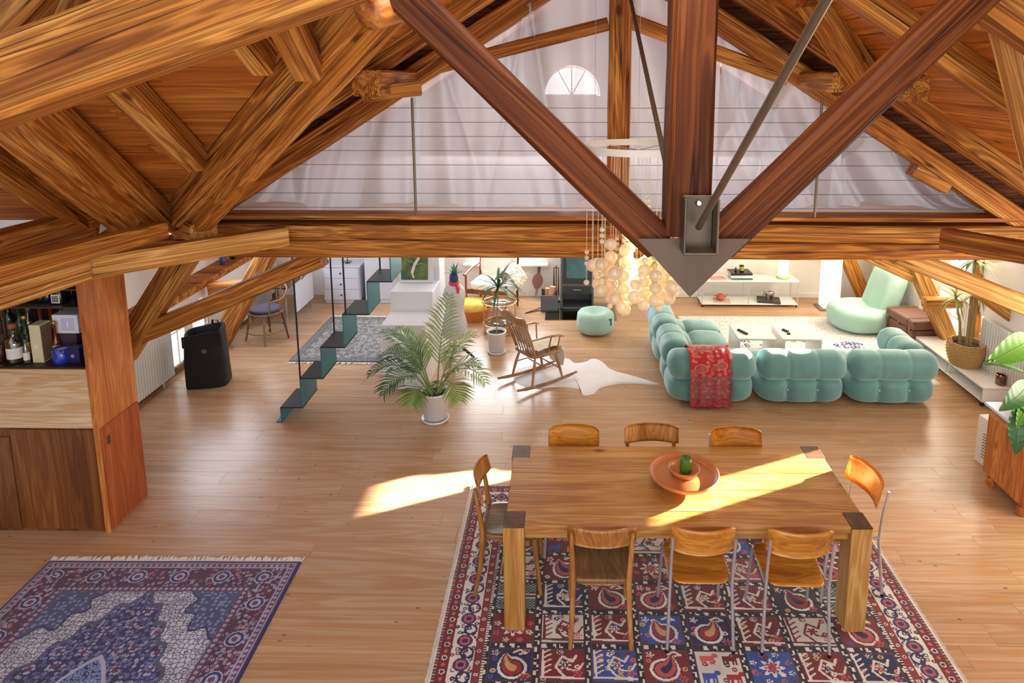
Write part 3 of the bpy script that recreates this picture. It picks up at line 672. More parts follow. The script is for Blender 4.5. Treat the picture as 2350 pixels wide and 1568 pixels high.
def tile_rug(X, Y, W, H_):
    A = np.zeros(X.shape+(3,)); ex = np.minimum(X, W-X); ey = np.minimum(Y, H_-Y); E_ = np.minimum(ex, ey)
    u = np.where(ex < ey, Y, X); A[:] = MAR
    put(A, E_ < .018, CRM); put(A, (E_ >= .018) & (E_ < .04), np.array(hx((70, 26, 40)))); put(A, (E_ >= .018) & (E_ < .04) & (np.sin(u*2*PI/.022) > .2), hx((190, 150, 150)))
    g = (E_ >= .04) & (E_ < .105); put(A, g, MAR); d = np.hypot(((u+.05) % .1)-.05, E_-.072); put(A, g & (d < .019), CRM*.8+.2*PNK); put(A, g & (d < .012), NAVY); d = np.hypot((u % .1)-.05, E_-.072); put(A, g & (d < .013), PNK)
    m = (E_ >= .105) & (E_ < .255); put(A, m, CRM); v = (E_-.18)/.075
    B = A.copy(); scroll(B, u, v, .36, .55, .10, NAVY); n1, b1, n2 = vor(u, E_, .042, 4); put(B, (n1 < .34) & (b1 > .25), np.where(b1[..., None] > .7, MAR, np.where(b1[..., None] > .5, NAVY, TEA))[(n1 < .34) & (b1 > .25)]); put(B, (n1 < .12), CRM)
    d = np.hypot((u % .18)-.09, E_-.18); put(B, d < .058, CRM); put(B, d < .050, NAVY*.6+PUR*.4); put(B, d < .034, PNK*.7+PUR*.3); put(B, d < .018, NAVY); d2 = np.hypot(((u+.09) % .18)-.09, E_-.205); put(B, (d2 < .045) & (d2 > .030), NAVY)
    A[m] = B[m]
    g = (E_ >= .255) & (E_ < .305); put(A, g, hx((134, 34, 44))); d = np.hypot((u % .085)-.0425, E_-.28); put(A, g & (d < .012), CRM); put(A, g & (d < .006), NAVY)
    g = (E_ >= .305) & (E_ < .32); put(A, g, BLKB); put(A, g & (np.sin(u*2*PI/.019) > 0), CRM)
    F = E_ >= .32; fw, fh = W-.64, H_-.64; nx = 8; ny = int(round(fh/.262)); tx, ty = fw/nx, fh/ny
    fx, fy = X-.32, Y-.32; i = np.clip((fx/tx).astype(int), 0, nx-1); j = np.clip((fy/ty).astype(int), 0, ny-1)
    lx, ly = fx-(i+.5)*tx, fy-(j+.5)*ty; gut = (np.abs(lx) > tx/2-.026) | (np.abs(ly) > ty/2-.026)
    put(A, F, BLKB)
    bx = np.abs(lx) > tx/2-.026; uu = np.where(bx, ly, lx); vv = np.where(bx, tx/2-np.abs(lx), ty/2-np.abs(ly))
    bead = (np.abs(((uu+.028) % .056)-.028) < .017) & (vv < .014); put(A, F & gut & bead & (np.sin(uu*70+i*3+j) > -.1), CRM); put(A, F & gut & (vv > .021), hx((92, 58, 72)))
    rows = ['NRBRWBRN', 'RWMBNMWR', 'TNMRMRKT', 'WMKMNPWM', 'BRNWRBMN', 'RWBMNWRB']; cmap = {'N': NAVY, 'R': MAR*1.15, 'B': BLU*.8, 'W': CRM*.9, 'M': MAR, 'T': hx((150, 160, 160)), 'K': BLKB*1.3+NAVY*.2, 'P': hx((150, 60, 80))}
    for jj in range(ny):
        for ii in range(nx):
            k = rows[jj % len(rows)][ii]; m = F & ~gut & (i == ii) & (j == jj)
            if not m.any(): continue
            ys, xs = np.where(m); sl_ = (slice(ys.min(), ys.max()+1), slice(xs.min(), xs.max()+1))
            x, y = lx[sl_]/(tx/2), ly[sl_]/(ty/2); T = np.zeros(x.shape+(3,)); T[:] = cmap[k]; rr = random.Random(ii*17+jj*101+5)
            lt = CRM if k != 'W' else MAR; typ = ('014325140'*3)[ii+jj*3+(jj % 2)*2]; typ = int(typ)
            n1, b1, _ = vor(x, y, .42, ii+jj*9); fl = [PNK, CRM, BLU, GLD, MAR] if k != 'W' else [MAR, NAVY, TEA, BLU, RED]
            for q, cc in enumerate(fl): put(T, (n1 < .27) & (b1 > q*.13) & (b1 < q*.13+.09), cc); 
            put(T, (n1 < .10) & (b1 < .65), cmap[k])
            if k == 'T':
                ck = (np.sin(x*34)*np.sin(y*34)) > 0; put(T, ck, TEA*.7); put(T, np.abs(y) < .14, CRM); put(T, np.abs(y) < .05, TEA*.5)
            elif typ in (0, 3):   # paisley
                sg = 1 if (ii+jj) % 2 else -1; sp = [(-.1*sg+.55*sg*s_-.25*sg*s_*s_, -.18+.25*s_+.55*s_*s_, (1-s_)**.8) for s_ in np.linspace(0, .93, 16)]
                for sc_, c_ in ((.52, lt), (.45, cmap[k]*.6), (.38, RED if k not in 'RM' else PNK*.8), (.17, NAVY if k not in 'NB' else GLD)):
                    for (px_, py_, r_) in sp: put(T, np.hypot(x-px_, y-py_) < max(sc_*r_-.0, .0)+(.05 if sc_ > .5 else .0)*r_, c_)
                flower(T, x, y, .55, -.62, .2, 6, PNK, cmap[k]); flower(T, x, y, -.6, .6, .18, 5, lt, cmap[k]); stroke(T, x, y, [(.1, .62), (.35, .78), (.6, .6), (.35, .55)], .045, lt)
            elif typ in (1, 4):   # tree
                stroke(T, x, y, [(-.95, -.62), (.95, -.66)], .05, lt); stroke(T, x, y, [(-.72, -.6), (-.76, .9)], .05, lt)
                for q in range(5): stroke(T, x, y, [(-.74, -.45+q*.27), (-.45, -.25+q*.27)], .035, lt)
                stroke(T, x, y, [(.1, -.6), (-.25, -.1), (.0, .45), (.4, .2), (.55, .5)], .05, lt); stroke(T, x, y, [(.2, -.2), (.6, -.3), (.8, .1)], .04, lt)
                flower(T, x, y, .1, .0, .24, 6, lt, RED if k != 'R' else NAVY); flower(T, x, y, .6, -.4, .2, 5, PNK, cmap[k]); flower(T, x, y, -.1, .7, .16, 8, lt, cmap[k])
            elif typ == 2:        # animals
                for ax, ay, c_ in ((-.45, -.45, BLU), (.45, -.5, RED if k != 'R' else GLD), (-.4, .45, PNK), (.45, .45, lt)):
                    put(T, (np.abs(x-ax) < .28) & (np.abs(y-ay) < .13), c_); put(T, np.hypot(x-ax-.3, y-ay-.16) < .12, c_)
                    for lg in (-.22, -.1, .1, .22): put(T, (np.abs(x-ax-lg) < .04) & (y < ay) & (y > ay-.33), c_)
            else:                 # star flower and vine
                flower(T, x, y, 0, 0, .5, 8, lt, cmap[k]); flower(T, x, y, 0, 0, .26, 6, PNK, RED)
                for a in range(8): flower(T, x, y, .72*math.cos(a*PI/4+.4), .72*math.sin(a*PI/4+.4), .15, 5, lt if a % 2 else PNK, cmap[k])
            mm = m[sl_]; S = A[sl_]; S[mm] = T[mm]; A[sl_] = S
    n = sm_noise(X.shape[0], X.shape[1], 14, 9)[..., None]; return A*(.74+.26*n)
rug('garden_rug', 'large red and navy rug of pictorial square tiles under the dining table', -.82, 2.36, 3.20, 5.51, .0062, tile_rug, fringe='WE')
def blue_rug(X, Y, W, H_):
    A = np.zeros(X.shape+(3,)); ex = np.minimum(X, W-X); ey = np.minimum(Y, H_-Y); E_ = np.minimum(ex, ey); u = np.where(ex < ey, Y, X)
    IND, LAV, PLM, WH, DB = [hx(c) for c in ((34, 34, 100), (186, 188, 226), (104, 58, 96), (214, 216, 236), (64, 88, 158))]
    A[:] = IND
    g = (E_ > .022) & (E_ < .075); put(A, g, PLM); d = np.hypot((u % .04)-.02, E_-.05); put(A, g & (d < .012), LAV*.8); put(A, g & (np.abs(E_-.028) < .004), LAV); put(A, g & (np.abs(E_-.071) < .004), LAV*.8)
    g = (E_ >= .075) & (E_ < .255); put(A, g, hx((84, 36, 66))); n1, b1, n2 = vor(u, E_, .027, 2); q = g & (n1 < .42) & (b1 > .3); put(A, q, np.where(b1[..., None] > .66, LAV*.85, np.where(b1[..., None] > .5, IND, hx((178, 112, 140))))[q]); put(A, g & (n1 < .14), IND)
    d = np.hypot((u % .30)-.15, E_-.165); put(A, g & (d < .062), LAV); put(A, g & (d < .054), IND); put(A, g & (d < .036), LAV*.9); put(A, g & (d < .02), PLM)
    g = (E_ >= .255) & (E_ < .31); put(A, g, PLM); d = np.hypot((u % .04)-.02, E_-.283); put(A, g & (d < .013), LAV*.8); put(A, g & (np.abs(E_-.259) < .004), IND)
    F = E_ >= .31; put(A, F, WH); put(A, F & (E_ < .316), LAV)
    n1, b1, n2 = vor(X, Y, .036, 8); put(A, F & (n2-n1 < .2), hx((110, 116, 150))); put(A, F & (n1 < .2) & (b1 > .3), hx((96, 104, 146)))
    # corner spandrels
    for cx in (.31, W-.31):
        for cy in (.31, H_-.31):
            r = np.hypot((X-cx), (Y-cy)*.8); a = np.arctan2(Y-cy, X-cx); rr = .30+.03*np.cos(a*12); m = F & (r < rr); put(A, m, hx((70, 82, 130))); n3, b3, n4 = vor(X, Y, .032, 5); put(A, m & (n3 < .35) & (b3 > .35), hx((132, 150, 200))); put(A, m & (r > rr-.015), IND)
    # medallion
    x, y = (X-W/2)/.56, (Y-H_/2)/1.02; r = np.abs(x)**1.25+np.abs(y)**1.35; a = np.arctan2(y, x); r = r+.045*np.cos(a*22)
    m = F & (r < 1.0); put(A, m, IND*.9); n1, b1, n2 = vor(X, Y, .027, 3); q = m & (n1 < .44) & (b1 > .18); put(A, q, np.where(b1[..., None] > .72, hx((120, 130, 190)), np.where(b1[..., None] > .5, hx((168, 170, 206)), hx((96, 98, 160))))[q]); put(A, m & (n1 < .12), IND)
    n5, b5, _ = vor(X, Y, .15, 6); put(A, m & (n5 < .24) & (n1 < .42), LAV*.9); put(A, m & (n5 < .12), PLM); put(A, m & (r > .94), hx((80, 86, 120)))
    r = np.abs(x)**1.25+np.abs(y)**1.35; c = F & (r < .34); put(A, c & (n1 < .5), hx((130, 160, 220))); put(A, c & (n1 < .2), IND); put(A, F & (np.abs(r-.36) < .02), LAV)
    n = sm_noise(X.shape[0], X.shape[1], 14, 9)[..., None]; return A*(.70+.26*n)
rug('medallion_rug', 'blue and plum medallion rug with white fringe, bottom left', -3.79, -1.93, 1.86, 4.52, .0064, blue_rug, rz=.012, fringe='N')
def grey_rug(X, Y, W, H_):
    A = np.zeros(X.shape+(3,)); E_ = np.minimum(np.minimum(X, W-X), np.minimum(Y, H_-Y)); A[:] = hx((104, 104, 104))
    n1, b1, n2 = vor(X, Y, .05, 3); put(A, (n1 < .4) & (b1 > .3), hx((176, 174, 170))); put(A, (n1 < .16), hx((60, 66, 78))); n3, b3, _ = vor(X, Y, .13, 7); put(A, (n3 < .24) & (n3 > .15), hx((190, 188, 184)))
    put(A, E_ < .11, hx((122, 120, 118))); put(A, (E_ < .11) & (n1 < .3), hx((80, 82, 88))); put(A, (E_ > .10) & (E_ < .112), hx((70, 74, 84))); put(A, E_ < .022, hx((84, 82, 82)))
    return A*.72
rug('grey_rug', 'worn grey patterned rug beneath the folded steel stair', -3.46, -2.2, 8.05, 9.64, .012, grey_rug, fringe='NS')
def white_rug(X, Y, W, H_):
    A = np.zeros(X.shape+(3,)); A[:] = hx((226, 224, 222)); n1, b1, n2 = vor(X, Y, .07, 3); put(A, (n1 < .16) & (b1 > .2), hx((160, 158, 170))); n2_, b2, _ = vor(X, Y, .04, 8); put(A, (n2_ < .18) & (b2 > .6), hx((150, 146, 150)))
    E_ = np.minimum(np.minimum(X, W-X), np.minimum(Y, H_-Y)); r = np.hypot((X-W*.52)/1.05, (Y-H_*.38)/.62); nz = sm_noise(X.shape[0], X.shape[1], 10, 5)
    m = (r < 1) & (r > .62); n3, b3, n4 = vor(X, Y, .085, 12); put(A, m & (n3 < .46) & (nz > .36) & (b3 > .2), hx((40, 56, 132))); put(A, m & (n3 < .16), hx((226, 224, 228))); put(A, E_ < .03, hx((216, 212, 206)))
    return A
rug('white_rug', 'white rug with blue blossom ring under the two coffee tables', 1.62, 4.30, 7.55, 9.76, .012, white_rug, thick=.01)
# cowhide
def hide_outline():
    P = [(-.62, .18), (-.42, .30), (-.25, .52), (-.02, .50), (.08, .36), (.22, .40), (.32, .50), (.42, .40), (.52, .18), (.75, .02), (1.02, -.18), (.98, -.22), (.66, -.20), (.50, -.24), (.36, -.32), (.28, -.46), (.16, -.50), (.12, -.36), (-.1, -.30), (-.35, -.34), (-.5, -.30), (-.64, -.12)]
    out = []
    n = len(P)
    for i in range(n):
        p0, p1, p2, p3 = [np.array(P[(i+k-1) % n]) for k in range(4)]
        for t in np.linspace(0, 1, 6, endpoint=False): out.append(tuple(.5*((2*p1)+(-p0+p2)*t+(2*p0-5*p1+4*p2-p3)*t*t+(-p0+3*p1-3*p2+p3)*t**3)))
    return out
ho = hide_outline(); b = MB(); n = len(ho)
vs = []; fs = []; cc = Vector((.05, .02, .012)); rings = [0, .35, .7, .94, 1.0]
for k, r_ in enumerate(rings):
    for (x, y) in ho: vs.append(Vector((cc.x+(x-cc.x)*max(r_, .02), cc.y+(y-cc.y)*max(r_, .02), .012 if k < 4 else .0)))
for k in range(4):
    for i in range(n): fs.append((k*n+i, k*n+(i+1) % n, (k+1)*n+(i+1) % n, (k+1)*n+i))
b.add(vs, fs, True); b.add(vs[:n], [tuple(range(n))[::-1]])
o = b.build('cowhide', mat('cowhide', (232, 228, 230), .75, noise=.10, nscale=3, sheen=.4), None, (.02, 7.72, .0005), (0, 0, .0)); tag(o, 'white cowhide lying on the floor under the rocking chair', 'rug')

# ------------------------------------------------------------------ dining table, tray, candle
tb = thing('dining_table', 'long solid oak dining table with dark end grain corners', 'table', (-.398, 3.912, .0125), .011)
TW, TD, TH = 2.314, .965, .7375; lw, ld = .132, .165
for (x, y) in ((lw/2, ld/2), (TW-lw/2, ld/2), (lw/2, TD-ld/2), (TW-lw/2, TD-ld/2)):
    l = BX((x, y, TH/2-.004), (lw, ld, TH-.008), None, .004).build('leg', OAKV, tb)
    BX((x, y, TH-.0035), (lw-.001, ld-.001, .007), None, .002).build('end_grain_cap', OAKEND, l)
g = .0015; nb = 5; yb = [.012, .165, .40, .60, .80, TD-.012]
for k in range(5):
    y0, y1 = yb[k], yb[k+1]; xa, xb = (lw+g, TW-lw-g) if k in (0, 4) else (.012, TW-.012)
    BX(((xa+xb)/2, (y0+y1)/2, TH-.0225), (xb-xa, y1-y0-g*.6, .045), None, .0025).build('top_board', OAK, tb)
for y in (.075, TD-.075): BX((TW/2, y, TH-.082), (TW-2*lw+.02, .03, .072), None, .003).build('apron', OAK, tb)
for x in (.07, TW-.07): BX((x, TD/2, TH-.082), (.03, TD-2*ld+.02, .072), None, .003).build('apron', OAK, tb)
TZ = .0125+TH
RED_W = mat('tray_wood_red', (190, 116, 66), .35, noise=.1, nscale=14)
o = MB().lathe([(0.001, .0), (.06, .0), (.075, .012), (.09, .02), (.20, .024), (.222, .034), (.230, .05), (.236, .056), (.240, .050), (.232, .030), (.222, .018), (.10, .008)], 56).build('round_tray', RED_W, None, (.812, 4.416, TZ+.03)); 
tr = o; b = MB().lathe([(.075, -.03), (.085, -.028), (.07, .0), (.065, .01)], 32).build('foot', RED_W, tr)
MB().lathe([(.001, .026), (.205, .026)], 48).build('tray_floor', RED_W, tr)
tag(tr, 'round reddish wooden tray on a foot in the middle of the dining table', 'tray')
o = MB().lathe([(.001, .0), (.080, .0), (.088, .012), (.105, .036), (.108, .05), (.101, .052), (.096, .04), (.078, .018), (.001, .014)], 44).build('wooden_bowl', RED_W, None, (.815, 4.425, TZ+.057)); tag(o, 'small wooden saucer dish in the tray carrying the green candle', 'dish')
GRN = mat('green_wax', (72, 112, 30), .35, sub=.2, noise=.08, nscale=30)
cn = thing('pillar_candle', 'short green pillar candle standing in the wooden dish', 'candle', (.825, 4.432, TZ+.0725))
MB().lathe([(.001, 0), (.036, 0), (.039, .004), (.039, .100), (.036, .105), (.032, .1), (.001, .096)], 28).build('wax', GRN, cn); MB().tube([(0, 0, .095), (.001, 0, .104), (.003, 0, .108)], .0014, 5).build('wick', BLACK, cn)

# ------------------------------------------------------------------ dining chairs (facing local +y)
def curved_back(w_, h, t, bow, z0, y0, tilt=.12, n=14, corner=.03):
    b = MB()
    def fn(side):
        def f(u, v):
            x = (u-.5)*w_; zz = (v-.5)*h
            e_ = abs(u-.5)*2; shr = 1-.18*max(0, (e_-.75)/.25)**2 if True else 1
            yy = -bow*(1-(2*u-1)**2)-zz*tilt + (t/2 if side else -t/2)
            return (x, y0+yy, z0+h/2+zz*shr)
        return f
    b.grid(fn(0), n, 6); b.grid(fn(1), n, 6); n1 = (n+1)*7
    for i in range(n):
        for r_ in (0, 6):
            a = r_*(n+1)+i; b.f.append((a, a+1, n1+a+1, n1+a)); b.sm.append(False)
    for j in range(6):
        for c_ in (0, n):
            a = j*(n+1)+c_; b.f.append((a, a+n+1, n1+a+n+1, n1+a)); b.sm.append(False)
    return b
def seat_mesh(wf, wb, d, t, z, dish=.012):
    n = 28; out = []
    for k in range(n):
        q = 2*PI*k/n; c, s = math.cos(q), math.sin(q); p = .32
        x = abs(c)**p*(1 if c > 0 else -1); y = abs(s)**p*(1 if s > 0 else -1); wv = wb+(wf-wb)*(y+1)/2; out.append((x*wv/2, y*d/2))
    b = MB(); vs = []; fs = []; rings = [(.03, -dish), (.5, -dish*.8), (.85, -.002), (.97, 0), (1.0, -.006), (1.0, -t+.004), (.97, -t), (.03, -t)]
    for r_, dz in rings:
        for x, y in out: vs.append((x*r_, y*r_, z+dz))
    for k in range(len(rings)-1):
        for i in range(n): fs.append((k*n+i, k*n+(i+1) % n, (k+1)*n+(i+1) % n, (k+1)*n+i))
    b.add(vs, fs, True); b.add(vs[:n], [tuple(range(n))[::-1]]); b.add(vs[-n:], [tuple(range(n))]); return b
def wood_chair(label, group=None):
    t = thing('dining_chair', label, 'chair', (0, 0, 0), 0, group)
    s = seat_mesh(.41, .37, .40, .032, .46); s.build('seat', SEATW, t)
    MB().grid(lambda u, v: (0, 0, 0), 1, 1)
    for sx in (-1, 1):
        b = MB(); b.tube([(sx*.19, -.245, .012), (sx*.178, -.205, .22), (sx*.172, -.185, .44), (sx*.180, -.205, .62), (sx*.186, -.235, .80)], [.014, .017, .019, .017, .012], 8); b.build('rear_leg', PLYW, t)
        b = MB(); b.tube([(sx*.19, .205, .012), (sx*.182, .18, .24), (sx*.172, .16, .435)], [.013, .016, .021], 8); b.build('front_leg', PLYW, t)
    b = MB(); pts = []; 
    for k in range(20):
        q = 2*PI*k/20; c, s_ = math.cos(q), math.sin(q); pts.append((.165*abs(c)**.5*(1 if c > 0 else -1), -.005+.17*abs(s_)**.5*(1 if s_ > 0 else -1), .415))
    b.tube(pts, .016, 6, closed=True); b.build('seat_ring', PLYW, t)
    curved_back(.42, .135, .014, .055, .70, -.188, .2).build('backrest', PLYW, t); return t
def tube_chair(label, group=None):
    t = thing('dining_chair', label, 'chair', (0, 0, 0), 0, group)
    seat_mesh(.41, .35, .40, .012, .455, .018).build('seat', PLY, t)
    for sx in (-1, 1):
        b = MB(); b.tube([(sx*.205, -.235, .010), (sx*.196, -.205, .25), (sx*.19, -.185, .43), (sx*.19, -.20, .60), (sx*.19, -.23, .775)], .0105, 10); b.build('rear_leg', CHROME, t)
        b = MB(); b.tube([(sx*.205, .215, .010), (sx*.19, .18, .40), (sx*.185, .165, .433), (sx*.185, .13, .44), (sx*.186, -.18, .437)], .0105, 10); b.build('front_leg', CHROME, t)
        MB().lathe([(.012, 0), (.0125, .012), (.011, .02)], 10, (sx*.205, -.235, 0)).build('foot_cap', BLACK, t)
    MB().tube([(-.188, .12, .438), (.188, .12, .438)], .009, 8).build('cross_tube', CHROME, t)
    curved_back(.39, .19, .010, .06, .645, -.165, .2).build('backrest', PLY, t); return t
RZ = .0128
wc = wood_chair('bentwood chair with dark worn seat, nearest row, leftmost'); wc.location = (.215, 4.01, RZ)
tc_ = tube_chair('tubular steel chair with plywood back, middle of the nearest row'); tc_.location = (.83, 4.0, RZ)
dup(tc_, (1.42, 3.985, RZ), -.03, 'tubular steel chair with plywood back, nearest row, rightmost')
dup(wc, (-.38, 4.40, RZ), -PI/2, 'bentwood chair at the left end of the dining table')
dup(tc_, (1.90, 4.42, RZ), PI/2+.16, 'tubular chair with sunlit yellow plywood back, right end of the table')
dup(tc_, (.05, 4.79, RZ), PI-.03, 'chair back behind the table, leftmost of the far row')
dup(wc, (.66, 4.80, RZ), PI+.02, 'chair back behind the table, middle of the far row')
dup(tc_, (1.30, 4.77, RZ), PI, 'chair back behind the table, rightmost of the far row')
# ------------------------------------------------------------------ sofa of tufted velvet modules
VEL, tV, bV = base('teal_velvet'); N_ = tV.nodes.new
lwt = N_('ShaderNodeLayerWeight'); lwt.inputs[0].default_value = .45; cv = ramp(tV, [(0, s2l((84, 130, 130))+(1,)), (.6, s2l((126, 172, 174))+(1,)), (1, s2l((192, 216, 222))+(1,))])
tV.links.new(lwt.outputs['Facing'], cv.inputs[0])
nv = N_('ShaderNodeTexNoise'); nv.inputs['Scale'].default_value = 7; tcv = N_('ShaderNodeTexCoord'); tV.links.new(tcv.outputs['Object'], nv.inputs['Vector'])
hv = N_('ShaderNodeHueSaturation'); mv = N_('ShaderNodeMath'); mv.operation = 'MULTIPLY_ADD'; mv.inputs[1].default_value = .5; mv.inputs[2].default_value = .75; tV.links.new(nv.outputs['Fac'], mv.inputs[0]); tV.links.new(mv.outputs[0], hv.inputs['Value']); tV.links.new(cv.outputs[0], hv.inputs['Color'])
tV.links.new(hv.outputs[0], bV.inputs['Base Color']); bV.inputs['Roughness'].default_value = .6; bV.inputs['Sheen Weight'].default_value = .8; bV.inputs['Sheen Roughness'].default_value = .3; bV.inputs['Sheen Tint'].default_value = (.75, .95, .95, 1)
def roll(L, r, segs=3, fl=1.0, n=56, m=24, seed=0):   # tufted bolster along local x, centre at origin
    cuts = [-L/2+L*k/segs for k in range(1, segs)]
    def fn(u, v):
        x = (u-.5)*L; q = 2*PI*v; e_ = (L/2-abs(x))/r
        er = math.sqrt(max(0, 1-max(0, 1-e_*1.15)**2.4)) if e_ < .87 else 1
        dn = 1.0
        for c in cuts: dn -= .065*math.exp(-(abs(x-c)/(.035*L/segs))**1.0)+.02*math.exp(-(abs(x-c)/(.16*L/segs))**2)
        cr = .010*math.sin(q*9+math.sin(x*20+seed)*2)*math.exp(-max(0, e_)*3.0)
        rr = r*er*dn+cr*er
        c, s = math.cos(q), math.sin(q); p = .86
        return (x, rr*fl*abs(c)**p*(1 if c > 0 else -1), rr*abs(s)**p*(1 if s > 0 else -1))
    return MB().grid(fn, n, m)
def pouf_box(w_, d, h, nx=3, ny=3, n=44, seed=0):   # tufted seat block, base at z 0
    b = MB()
    def fn(u, v):
        q = 2*PI*u; ph = (v-.5)*PI
        ce, se = math.cos(q), math.sin(q); pa, pb = 5.0, 3.3
        cp = math.cos(ph); sp = math.sin(ph)
        r1 = (abs(ce)**pa+abs(se)**pa)**(-1/pa); r2 = (abs(cp)**pb+abs(sp)**pb)**(-1/pb)
        x = ce*r1*cp*r2; y = se*r1*cp*r2; z = sp*r2
        X, Y, Z = x*w_/2, y*d/2, z*h/2
        for k in range(1, nx):
            c = -w_/2+w_*k/nx; g = .75*math.exp(-(abs(X-c)/(.022*w_))**1.0)+.35*math.exp(-(abs(X-c)/(.07*w_))**2)
            side = max(abs(y)**6, 0); Y *= 1-.15*g*side; top = max(z, 0)**4; Z -= .16*h*g*top
        for k in range(1, ny):
            c = -d/2+d*k/ny; g = .75*math.exp(-(abs(Y-c)/(.022*d))**1.0)+.35*math.exp(-(abs(Y-c)/(.07*d))**2)
            side = abs(x)**6; X *= 1-.15*g*side; top = max(z, 0)**4; Z -= .16*h*g*top
        return (X, Y, Z+h/2)
    return b.grid(fn, 160, 52, True, True)
BTN = mat('velvet_button', (150, 184, 180), .5)
def module(label, x0, x1, y0, y1, rolls, nx=3, ny=2):
    t = thing('sofa_module', label, 'sofa', ((x0+x1)/2, (y0+y1)/2, .012))
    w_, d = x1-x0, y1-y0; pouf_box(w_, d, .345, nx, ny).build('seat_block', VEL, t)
    for k in (1, 2):
        xx = -w_/2+w_*k/3; MB().lathe([(.001, .008), (.010, .005), (.013, 0)], 10).build('button', BTN, t, (xx, -d/2+.045, .19), (PI/2, 0, 0))
    for sx in (-1, 1):
        for sy in (-1, 1): MB().lathe([(.03, -.012), (.03, .03)], 10, (sx*(w_/2-.26), sy*(d/2-.26), 0), cap=True).build('foot', BLACK, t)
    for (ax, cx, cy, L, sg) in rolls:
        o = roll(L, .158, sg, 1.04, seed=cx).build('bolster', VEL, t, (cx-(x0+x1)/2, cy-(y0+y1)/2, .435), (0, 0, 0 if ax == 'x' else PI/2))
    return t
module('corner sofa module carrying the red paisley throw', 1.08, 2.02, 6.93, 7.88, [('x', 1.55, 7.09, .95, 3), ('y', 1.22, 7.62, .70, 2)])
module('teal sofa module in the middle of the near side, back to the viewer', 2.04, 2.99, 6.93, 7.88, [('x', 2.515, 7.09, .95, 3)])
module('teal sofa module at the right end with a bolster arm', 3.01, 3.96, 6.93, 7.88, [('x', 3.485, 7.09, .95, 3), ('y', 3.80, 7.56, .66, 2)])
module('far left teal sofa module, beyond the corner one', 1.06, 1.98, 7.90, 8.88, [('y', 1.2, 8.40, .96, 3)], 2, 2)
# paisley throw over the near bolster
def throw_paint(x, y):
    A = np.zeros(x.shape+(3,)); RD, TN, DK = hx((178, 24, 34)), hx((190, 128, 112)), hx((110, 40, 50)); A[:] = RD
    n1, b1, n2 = vor(x, y, .055, 3); put(A, (n1 < .30) & (b1 > .35), TN); put(A, (n1 < .12), RD)
    for cx, cy, s in ((.20, .50, .085), (.02, .20, .07), (.36, .18, .07), (.12, .78, .07), (.34, .74, .06)):
        for k, c_ in ((1, TN), (.8, RD*.9), (.66, hx((160, 84, 76)))):
            put(A, np.hypot(x-cx, (y-cy)*1.25) < s*k, c_); stroke(A, x, y, [(cx-s*.5, cy+s*.2), (cx-s*1.5, cy+s*.6), (cx-s*1.6, cy+s*1.1)], s*.32*k, c_)
    for cx, cy in ((.07, .42), (.37, .52), (.06, .62), (.26, .30), (.40, .34), (.22, .64)): flower(A, x, y, cx, cy, .035, 6, TN, RD)
    low = y > .98
    n3, b3, n4 = vor(x*1.3, y*.6, .02, 5); put(A, (y > .86) & (n3 < .42), hx((124, 92, 92))); put(A, (y > 1.12) & (np.abs((y % .05)-.025) < .006), hx((110, 70, 80)))
    put(A, (y > 1.16) & (n1 < .35), RD*.8)
    return A
tx0, tx1 = 1.30, 1.72; prof = []
cy_, cz_, rr_ = 7.09, .447, .186
L1 = .16
for k in range(10): prof.append((cy_+.155-.0*k, .62-.16*(1-k/9)*0-(.0), 0)) if False else None
path = []
for k in range(8): path.append((cy_+rr_*.97, .40+.11*k/7))
for k in range(1, 26):
    q = PI*k/25*1.0; path.append((cy_+rr_*math.cos(q)*.97, cz_+.012+rr_*math.sin(q)))
for k in range(1, 22): path.append((cy_-rr_*.97-.008*math.sin(k*.3)-.006*k/21, cz_+.012-(cz_-.03)*k/21))
pl = [0]
for a, b_ in zip(path, path[1:]): pl.append(pl[-1]+math.hypot(a[0]-b_[0], a[1]-b_[1]))
nu, nvv = 90, 230; sv = np.linspace(0, pl[-1], nvv+1); py_ = np.interp(sv, pl, [p[0] for p in path]); pz_ = np.interp(sv, pl, [p[1] for p in path])
def throwfn(u, v):
    k = min(int(round(v*nvv)), nvv); x = tx0+(tx1-tx0)*u+.03*v-.02; off = .006*math.sin(u*17+v*3)+.004*math.sin(u*31)
    return (x+.004*math.sin(v*60)*(1 if u > .99 else 0), py_[k]-off*(1 if v > .45 else .3), pz_[k]+off*.4+(.006*math.sin(u*25) if v > .98 else 0))
b = MB().grid(throwfn, nu, nvv); th = b.build('throw', vcol('throw_cloth', .85, .4, .15)); me = th.data
ca = me.color_attributes.new('Col', 'FLOAT_COLOR', 'CORNER')
xs, ys = np.meshgrid((np.arange(nu)+.5)/nu*.42, (np.arange(nvv)+.5)/nvv*1.26)
c4 = np.ones((nu*nvv, 4, 4), np.float32); c4[:, :, :3] = np.clip(throw_paint(xs, ys), 0, 1).reshape(-1, 1, 3); ca.data.foreach_set('color', c4.ravel())
tag(th, 'red paisley throw hanging over the back of the corner sofa module', 'throw')
b = MB(); fm = mat('throw_fringe', (168, 40, 46), .9)
for k in range(70):
    v = .15+.85*k/69; p = Vector(throwfn(1.0, v)); b.tube([p, p+Vector((.018, -.004, R.uniform(-.012, .004))), p+Vector((.03, -.006, R.uniform(-.025, -.005)))], .0018, 4, False)
for k in range(60):
    p = Vector(throwfn(k/59, 1.0)); b.tube([p, p+Vector((R.uniform(-.004, .004), -.003, -.02))], .0018, 4, False)
o = b.build('fringe', fm, th); o['kind'] = 'stuff'

